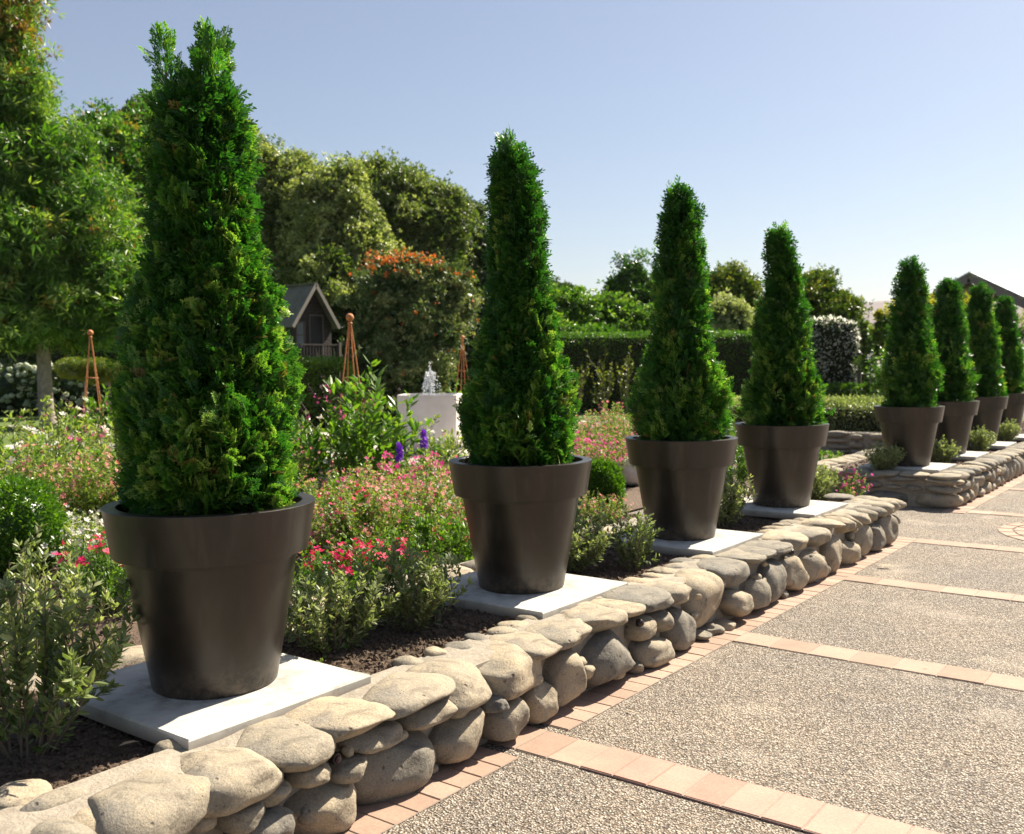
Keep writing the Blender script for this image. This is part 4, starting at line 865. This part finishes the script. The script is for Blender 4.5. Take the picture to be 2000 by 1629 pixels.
# --- puffed crowns for the background trees
def puff_tree(name, label, blobs, npuff, pr, per, lsz, mat, tintf=None, trunk=None, group=None, seed=0, cat='tree', leaf='tuftr', tint=(.0, .8), base=None, lit=.25, tmat=None):
    per = int(per/3.2); lsz = lsz*1.5
    """blobs: (px, py, rx_px, ry_px, depth[, tint offset]); crowns are clusters of leafy puffs on ellipsoids"""
    r = np.random.default_rng(7000+seed); B = []
    for b in blobs:
        q = AT(b[0], b[1], b[4]); k = b[4]/FX; B.append((q, np.array([b[2]*k, (b[5] if len(b) > 5 and b[5] else b[2]*k*.9), b[3]*k]), b[6] if len(b) > 6 else 0.))
    lx = float(np.mean([q[0][0] for q in B])); ly = float(np.mean([q[0][1] for q in B]))
    if base is not None: lx, ly = base
    t = thing(name, label, cat, (lx, ly, 0), group=group); s = Soup(); O = np.array([lx, ly, 0]); A = np.array([q[1][0]*q[1][2]+q[1][1]*q[1][2] for q in B]); A /= A.sum(); tv, tf = tpl(leaf)
    view = unit(np.array([RT[0], RT[1], 0.])); vf = unit(np.array([fw[0], fw[1], 0.]))
    for (c, rad, to), a in zip(B, A):
        m_ = max(3, int(npuff*a)); d = unit(r.normal(size=(m_*2, 3))); keep = ((d@vf) < .25) | (r.uniform(size=m_*2) < .3); d = d[keep][:m_]; m_ = len(d)
        loc = np.stack([d[:, 0]*rad[0], d[:, 1]*rad[1], d[:, 2]*rad[2]], 1); pc = c+view*loc[:, :1]+vf*loc[:, 1:2]+np.array([0, 0, 1.])*loc[:, 2:]; dd = unit(view*d[:, :1]+vf*d[:, 1:2]+np.array([0, 0, 1.])*d[:, 2:])
        pc = pc-dd*(pr*r.uniform(.1, 1.5, m_))[:, None]+r.normal(0, pr*.35, (m_, 3)); prr = pr*r.uniform(.35, 1.5, m_)**1.2; pt = r.uniform(-.22, .22, m_)
        i = np.repeat(np.arange(m_), per); n = len(i); e = unit(r.normal(size=(n, 3))+dd[i]*.55+np.array([0, 0, .25])); rr = prr[i]*(np.abs(r.normal(.75, .33, n))); rr = np.minimum(rr, prr[i]*1.7)
        p = pc[i]+e*rr[:, None]*np.array([1, 1, .75]); F = unit(e*.8+r.normal(0, .7, (n, 3))); tn = r.uniform(tint[0], tint[1], n)+pt[i]+to
        if tintf is not None: tn = tintf(p, tn, r)
        ok = p[:, 2] > .05
        s.inst(tv, tf, frames(F, None, lsz*r.uniform(.6, 1.3, n))[ok], (p-O)[ok], tn[ok])
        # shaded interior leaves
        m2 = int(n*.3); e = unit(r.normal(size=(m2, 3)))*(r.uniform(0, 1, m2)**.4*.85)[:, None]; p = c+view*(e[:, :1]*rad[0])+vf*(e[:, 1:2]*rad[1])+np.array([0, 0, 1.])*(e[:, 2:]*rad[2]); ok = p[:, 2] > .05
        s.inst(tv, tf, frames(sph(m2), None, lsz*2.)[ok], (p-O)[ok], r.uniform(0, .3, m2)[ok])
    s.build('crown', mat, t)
    if trunk:
        T = Soup()
        for pts, rad in trunk: tube(T, [np.array(x)-O for x in pts], rad, 10)
        T.build('trunk', tmat or M_bark, t, smooth=True)
    return t
def trunk_px(pts, depth, rads): return ([AT(x, y, depth) for x, y in pts], rads)
def redtop(zc, k=.35):
    def f(p, t, r): return np.where((p[:, 2] > zc) & (r.uniform(size=len(p)) < k), r.uniform(.85, 1, len(p)), t)
    return f
D = 29
ta = trunk_px([(104, 870), (90, 800), (86, 720), (84, 640), (70, 520)], D, [.27, .22, .2, .2, .15])
limbs = [trunk_px([(86, 650), (150, 560), (230, 470)], D, [.1, .07, .03]), trunk_px([(84, 640), (20, 560), (-60, 480)], D, [.1, .07, .03]), trunk_px([(80, 560), (60, 400), (30, 150)], D, [.13, .1, .04])]
def tintA(p, t, r):
    z = p[:, 2]; k = np.clip((z-9.3)/3.5, 0, 1)*.5; return np.where(r.uniform(size=len(p)) < k, r.uniform(.86, 1, len(p)), t)
puff_tree('lawn_tree', 'big leafy lawn tree at the left with reddish upper leaves and grey trunk', [(-20, 60, 75, 150, D), (-10, 260, 105, 130, D), (60, 330, 90, 110, D), (10, 470, 170, 130, D), (130, 440, 105, 110, D), (70, 600, 170, 80, D), (190, 580, 85, 90, D), (-60, 620, 120, 70, D), (215, 500, 60, 90, D+1)], 520, .62, 260, .19, M_tree, tintA, [ta]+limbs, seed=1, leaf='tuft')
puff_tree('garden_tree', 'dark leafy tree with rusty young leaves just left of the nearest conifer top', [(190, 300, 50, 90, 36), (250, 380, 70, 130, 36), (200, 460, 60, 90, 36), (270, 560, 60, 120, 36), (290, 270, 40, 60, 37)], 190, .6, 260, .14, M_tree, lambda p, t, r: np.where(r.uniform(size=len(p)) < .12, .9, t-.1), seed=2)
puff_tree('garden_tree', 'dark treetop with bare twigs behind the nearest conifer tip', [(275, 260, 50, 65, 41), (320, 330, 50, 80, 41)], 80, .6, 240, .14, M_dark, seed=3)
puff_tree('garden_tree', 'olive green rounded tree right of the nearest conifer', [(545, 380, 70, 80, 44), (580, 440, 80, 110, 44), (510, 330, 40, 50, 44), (610, 500, 70, 80, 44), (540, 560, 70, 60, 44), (600, 400, 60, 60, 44)], 330, .65, 260, .15, M_olive, seed=4, tint=(.2, 1.05))
puff_tree('garden_tree', 'broad tree with pale olive leaf clusters above the playhouse', [(655, 440, 75, 85, 42), (700, 490, 70, 80, 42), (640, 530, 60, 50, 40), (620, 400, 50, 50, 42), (690, 570, 70, 60, 42), (670, 370, 45, 45, 42)], 360, .55, 260, .14, M_olive, seed=5, tint=(.3, 1.2))
puff_tree('garden_tree', 'dense dark green domed tree in the middle of the background', [(740, 400, 70, 65, 46), (800, 440, 95, 90, 46), (850, 490, 60, 90, 46), (740, 345, 32, 34, 46), (700, 390, 50, 45, 46), (770, 370, 50, 45, 46), (790, 560, 120, 90, 46), (860, 430, 50, 60, 46)], 420, .62, 260, .15, M_olive, seed=6, tint=(.0, .85))
puff_tree('garden_tree', 'dark upright tree directly left of the second conifer', [(915, 440, 32, 55, 48), (925, 520, 45, 90, 48), (910, 600, 50, 90, 48)], 90, .6, 220, .15, M_dark, seed=7, tint=(0, .8))
puff_tree('background_thicket', 'shaded thicket under the big trees beside the playhouse', [(680, 650, 90, 70, 43), (560, 640, 90, 80, 44), (800, 680, 120, 70, 40), (920, 690, 90, 80, 40), (420, 650, 160, 90, 44), (990, 640, 90, 90, 44)], 260, .7, 200, .17, M_dark, seed=8, tint=(-.1, .5), cat='thicket')
def tintP(p, t, r):
    top = 1.62+(718-545)*29/FX; k = np.where(p[:, 2] > top+.35, .5, np.where(p[:, 2] > top, .12, .01)); return np.where(r.uniform(size=len(p)) < k, r.uniform(.92, 1, len(p)), np.minimum(t, .88))
puff_tree('orange_tipped_shrub', 'large shrub with orange new leaves along its top behind the fountain', [(800, 560, 88, 62, 29), (820, 640, 92, 90, 29), (880, 570, 40, 60, 29), (800, 720, 90, 70, 29), (740, 640, 45, 90, 29)], 240, .34, 330, .085, M_photo, tintP, seed=9, tint=(.3, .88), cat='shrub')
# right-hand side
puff_tree('garden_tree', 'dark pointed treetop over the long hedge, left of the third conifer', [(1215, 590, 45, 55, 46), (1235, 545, 28, 32, 46), (1260, 600, 40, 50, 46)], 90, .55, 220, .13, M_green, seed=10, tint=(-.2, .5))
puff_tree('leafy_shrub', 'light green leafy shrub rising over the long hedge by the second conifer', [(1100, 610, 60, 50, 39), (1165, 625, 60, 50, 39), (1220, 635, 60, 42, 39), (1060, 600, 40, 60, 41), (1130, 660, 120, 25, 38)], 190, .5, 250, .12, M_green, seed=11, tint=(.2, 1.1), cat='shrub')
puff_tree('leafy_shrub', 'dark shrub behind the second conifer at hedge height', [(1075, 590, 45, 45, 43), (1020, 600, 50, 70, 43)], 60, .5, 220, .13, M_dark, seed=12, cat='shrub')
puff_tree('garden_tree', 'olive yellow tree behind and left of the fourth conifer', [(1400, 570, 45, 38, 48), (1440, 560, 38, 30, 48), (1430, 600, 60, 40, 48)], 90, .55, 220, .13, M_yel, seed=13, tint=(.1, .68))
puff_tree('leafy_shrub', 'pale leaved shrub between the third and fourth conifers above the hedge', [(1405, 630, 45, 40, 40), (1440, 640, 30, 40, 40)], 70, .4, 220, .10, M_sage, seed=14, tint=(.3, 1.2), cat='shrub')
puff_tree('garden_tree', 'feathery yellow-green tree right of the fourth conifer', [(1590, 560, 45, 32, 46), (1620, 600, 48, 38, 46), (1650, 625, 30, 30, 46), (1560, 620, 45, 60, 46)], 120, .5, 230, .12, M_yel, seed=15, tint=(.15, .72))
puff_tree('leafy_shrub', 'drab leafy shrub behind the dark post', [(1680, 665, 22, 45, 42), (1665, 720, 30, 60, 42)], 50, .4, 200, .10, M_olive, seed=16, cat='shrub')
def tintY(p, t, r): return t+np.clip((p[:, 2]-2.3)*.5, -.2, .6)
puff_tree('golden_shrub', 'big golden-leaved shrub behind the pots past the gap', [(1745, 672, 46, 62, 29), (1800, 640, 62, 55, 29), (1870, 632, 70, 44, 29), (1935, 660, 55, 45, 29), (1830, 720, 130, 60, 29)], 260, .32, 330, .085, M_yel, tintY, seed=17, tint=(.1, .6), cat='shrub')
ros = make_plant('rose_bush', 'rose with large pale blooms left of the first conifer past the gap', 'rose', (*at2(1712, 26), 0), .45, 2.3, 16, 'leaf', .1, 24, M_green, (0, .6), .006, M_gstem, 1., [dict(m=M_white, s=.075, n=26, jit=.08)], seed=95)
ros['group'] = 'roses'
# hydrangeas in the shade of the lawn tree
def hydr(px, label, seed, n=62):
    q = at2(px, 37); t = leafball('hydrangea_bush', label, 'shrub', (q[0], q[1], 0), [(-1.2, -.9, .9, 1.3, 1.3, .95), (0, 0, 1., 1.3, 1.3, 1.05), (1.2, .9, .9, 1.3, 1.3, .95)], 5200, .17, M_dark, (0, .7), group='white hydrangeas under the lawn tree', seed=seed, lump=.1)
    s = Soup(); tv, tf = ICO[2]; r = np.random.default_rng(seed)
    cnt = 0
    while cnt < n:
        u = r.uniform(-2.4, 2.4); z = r.uniform(.3, 1.95); 
        base = np.array([u*.8, u*.6, z]); off = -vfv*(1.25*math.sqrt(max(0, 1-((z-1)/1.15)**2))*(1-.1*abs(u)/2.4)); v = tv*(1+.12*r.normal(size=(len(tv), 1)))*r.uniform(.10, .14)
        s = Soup(); s.add(v*np.array([1, 1, .82]), tf, r.uniform()); o = s.build('flower_head', M_hyd, t); o.location = tuple(base+off); cnt += 1
vfv = np.array([fw[0], fw[1], 0.]); vfv /= np.linalg.norm(vfv)
hydr(20, 'white hydrangea at the left edge, left of the lawn tree trunk', 1); hydr(165, 'white hydrangea right of the lawn tree trunk', 2)
# pale standard shrub with a drooping umbrella head
def standard(px, label, seed):
    q = AT(px, 722, 21)
    leafball('umbrella_shrub', label, 'shrub', (q[0], q[1], 0), [(-.18, -.14, q[2]+.03, .38, .35, .21), (.2, .14, q[2]-.08, .36, .35, .21)], 9000, .055, M_yel, (.55, .9), 'nar', 'pale umbrella shaped shrubs', ([(0, 0, 0), (.05, 0, q[2]*.5), (0, 0, q[2])], [.04, .035, .03], 6), seed)
standard(165, 'pale yellow drooping umbrella shaped shrub left of the rusty obelisk', 31)
standard(212, 'pale yellow drooping shrub between the rusty obelisk and the nearest conifer', 32)

# ================================================================== PLAYHOUSE
P = AT(613, 558, 30)
t = thing('playhouse', 'small dark timber playhouse on posts with a steep ribbed roof and pale barge boards', 'playhouse', (P[0]-.2, P[1], 0))
hw, ze, zp, zf, dp = .84, P[2]-1.17, P[2], 1.95, 2.4
M_wood = plain('dark_board', (.032, .026, .022), .8, c2=(.058, .046, .04), sc=14, bs=.5, bd=.01, bsc=30)
def wood_wall(s):
    z = zf
    while z < ze: box(s, (0, -hw, z), (.03, hw, min(z+.1, ze)-.006)); z += .1
    z = ze
    while z < zp-.05:
        w1 = hw*(1-(z-ze)/(zp-ze)); w2 = hw*(1-(min(z+.1, zp)-ze)/(zp-ze)); s.add([[0, -w1, z], [0, w1, z], [0, w2, z+.094], [0, -w2, z+.094], [.03, -w1, z], [.03, w1, z], [.03, w2, z+.094], [.03, -w2, z+.094]], BOXF); z += .1
    box(s, (-dp, -hw, zf), (-.01, -hw+.04, ze)); box(s, (-dp, hw-.04, zf), (-.01, hw, ze)); box(s, (-dp, -hw+.05, zf), (-dp+.04, hw-.05, ze))
s = Soup(); wood_wall(s); s.build('wall', M_wood, t)
M_roof = plain('ribbed_roof', (.10, .105, .085), .55, metal=.1, c2=(.15, .155, .125), sc=3)
for sg in (-1, 1):
    s = Soup(); ov = .28; n = 60; x = np.linspace(-dp-.1, ov, n); rip = .018*np.sin(x*2*PI/.14)
    e0 = np.stack([x, 0*x, zp+.04+rip], 1); k = 1.12; e1 = np.stack([x, sg*hw*k+0*x, zp+.04-(zp-ze)*k+rip], 1)
    V = np.concatenate([e0, e1, e0-[0, 0, .03], e1-[0, 0, .03]]); F = []
    for j in range(n-1): F += [[j, j+1, n+j+1, n+j], [2*n+j, 3*n+j, 3*n+j+1, 2*n+j+1], [n+j, n+j+1, 3*n+j+1, 3*n+j]]
    s.add(V, F); s.build('roof', M_roof, t)
    b = Soup(); beam(b, (ov+.02, 0, zp+.02), (ov+.02, sg*hw*k, zp+.02-(zp-ze)*k), .03, .11, up=(1, 0, 0) if 0 else (0, 0, 1)); b.build('barge_board', plain('pale_board', (.25, .225, .19), .7), t)
s = Soup(); beam(s, (-dp, 0, zp+.07), (ov+.03, 0, zp+.07), .12, .03); s.build('ridge_cap', M_roof, t)
M_dk = plain('doorway_shade', (.012, .011, .010), .6); M_trim = plain('weathered_trim', (.13, .105, .09), .75)  # near-black panel paints the shade inside the doorway, the wall behind is solid
def framed(name, y0, y1, z0, z1, pane):
    s = Soup(); w_ = .045
    for a in (((.034, y0-w_, z0), (.06, y0, z1+w_)), ((.034, y1, z0), (.06, y1+w_, z1+w_)), ((.034, y0, z1), (.06, y1, z1+w_))): box(s, *a)
    if name == 'window': box(s, (.034, y0, z0-w_), (.06, y1, z0)); box(s, (.036, y0, (z0+z1)/2-.015), (.055, y1, (z0+z1)/2+.015))
    f = s.build(name, M_trim, t); g = Soup(); box(g, (.031, y0, z0), (.036, y1, z1)); g.build('pane' if name == 'window' else 'doorway', pane, f)
framed('window', -.58, -.30, zf+.35, ze+.02, plain('old_glass', (.20, .22, .24), .12))
framed('door', -.05, .45, zf+.02, ze+.25, M_dk)
s = Soup(); box(s, (0.035, -hw, zf-.08), (.48, hw, zf)); box(s, (-dp, -hw, zf-.1), (.03, hw, zf-.01)); s.build('deck', M_wood, t)
s = Soup(); beam(s, (.44, -hw, zf+.42), (.44, hw, zf+.42), .05, .05)
for y in np.arange(-hw+.06, hw, .12): beam(s, (.44, y, zf), (.44, y, zf+.40), .03, .03, up=(1, 0, 0))
s.build('railing', M_wood, t)
for x, y in ((.43, -hw+.05), (.43, hw-.05), (-dp+.1, -hw+.05), (-dp+.1, hw-.05)):
    s = Soup(); box(s, (x-.05, y-.05, 0), (x+.05, y+.05, (zf+.5 if x > 0 and y > 0 else zf-.1))); s.build('post', M_trim, t)

# ================================================================== OPEN SIDED BARN AT THE RIGHT
P = AT(1893, 530, 38); t = thing('barn', 'open sided barn with a white-topped metal roof at the right edge', 'building', (P[0], P[1], 0))
k = .56; zp = P[2]; M_steel = plain('grey_steel', (.16, .135, .125), .6); M_pur = plain('pale_timber', (.34, .27, .19), .8); M_wt = plain('white_sheet', (.72, .72, .72), .5)
LX, LY = 9., 12.
for sg, w_ in ((-1, 2.4), (1, LX)):
    s = Soup(); n = 46; y = np.linspace(0, LY, n); V = []
    s.add([[0, 0, zp], [sg*w_, 0, zp-k*w_], [sg*w_, LY, zp-k*w_], [0, LY, zp], [0, 0, zp-.05], [sg*w_, 0, zp-k*w_-.05], [sg*w_, LY, zp-k*w_-.05], [0, LY, zp-.05]], BOXF); s.build('roof', M_wt, t)
    s = Soup(); beam(s, (0, -.06, zp-.27), (sg*w_, -.06, zp-.27-k*w_), .08, .30, up=(0, 0, 1)); s.build('barge_board', M_steel, t)
    for x in np.arange(.5, w_, .75):
        s = Soup(); beam(s, (sg*x, .05, zp-k*x-.16), (sg*x, LY, zp-k*x-.16), .07, .16); s.build('purlin', M_pur, t)
    for yy in (.6, 4.2, 7.8, 11.4):
        s = Soup(); beam(s, (0.02*sg, yy, zp-.36), (sg*w_, yy, zp-.36-k*w_), .12, .22); s.build('rafter', M_steel, t)
for x in (-2.1, 2.4, LX-.3):
    for yy in (.6, 11.4): s = Soup(); box(s, (x-.09, yy-.09, 0), (x+.09, yy+.09, zp-k*abs(x)-.42)); s.build('post', M_steel, t)
s = Soup(); 
for z in np.arange(1.2, 3.4, .12): box(s, (1.2, 7.6, z), (LX-.4, 7.66, z+.1))
s.build('slatted_wall', M_steel, t)
s = Soup(); box(s, (1.2, 7.4, 2.35), (LX-.5, 7.5, 3.0)); s.build('sign_board', M_wt, t)
# dark post near the glinting hedge
t = thing('gate_post', 'dark slim gate post right of the white-glinting hedge', 'post', (*at2(1678, 33), 0)); s = Soup(); bevbox(s, (-.06, -.06, 0), (.06, .06, 1.95), .02); s.build('shaft', M_blk, t); s = Soup(); bevbox(s, (-.08, -.08, 1.951), (.08, .08, 2.0), .02); s.build('cap', M_blk, t)
# fallen leaves
def litter(x, y, z, label, sz, tn=.9, rz=0):
    s = Soup(); v = LEAF[0].copy(); v[:, 2] = .12*np.sin(v[:, 0]*3)+.03; s.add(v*sz, LEAF[1], tn); o = s.build('fallen_leaf', plain('dry_leaf', (.38, .28, .17), .8)); o.location = (x, y, z); o.rotation_euler = (0, 0, rz); tag(o, label, 'leaf')
litter(-2.30, 7.85, .010, 'dry fallen leaf on the brick edging', .13, rz=.4)
litter(-3.02, 1.78, .35, 'curled dry leaf on the soil beside the nearest slab', .07, rz=1.2)
for k in range(9):
    x, y = [(-2.28, 3.9), (-1.6, 4.7), (-1.95, 6.6), (-1.3, 5.36), (-2.2, 8.4), (-1.1, 7.0), (-.9, 4.3), (-1.9, 9.0), (-2.3, 5.9)][k]; litter(x, y, .009, 'tiny dry leaf speck '+['on the gravel just past the terracotta band, near the wall', 'on the gravel between the first two bands, mid panel', 'on the gravel past the second band, near the wall', 'lying on the second brick band', 'by the wall edging below the fourth pot', 'on the gravel short of the third band, right', 'on the gravel past the terracotta band, farthest right', 'on the gravel short of the fourth brick band', 'by the edging under the third pot'][k], RNG.uniform(.02, .04), rz=k)
    bpy.context.scene.collection.objects[-1]['group'] = 'leaf specks on the paving'
# haze over the whole place, thin enough to touch only the hills
hz = Soup(); box(hz, (-2600, -60, -1.03), (900, 2700, 190)); hm = bpy.data.materials.new('air'); hm.use_nodes = True; hn = hm.node_tree
for q in list(hn.nodes):
    if q.type != 'OUTPUT_MATERIAL': hn.nodes.remove(q)
pv = hn.nodes.new('ShaderNodeVolumePrincipled'); pv.inputs['Color'].default_value = (.86, .84, .92, 1); pv.inputs['Density'].default_value = .00007; pv.inputs['Anisotropy'].default_value = .2
hn.links.new(pv.outputs[0], [q for q in hn.nodes if q.type == 'OUTPUT_MATERIAL'][0].inputs['Volume'])
tag(hz.build('haze', hm), kind='stuff')
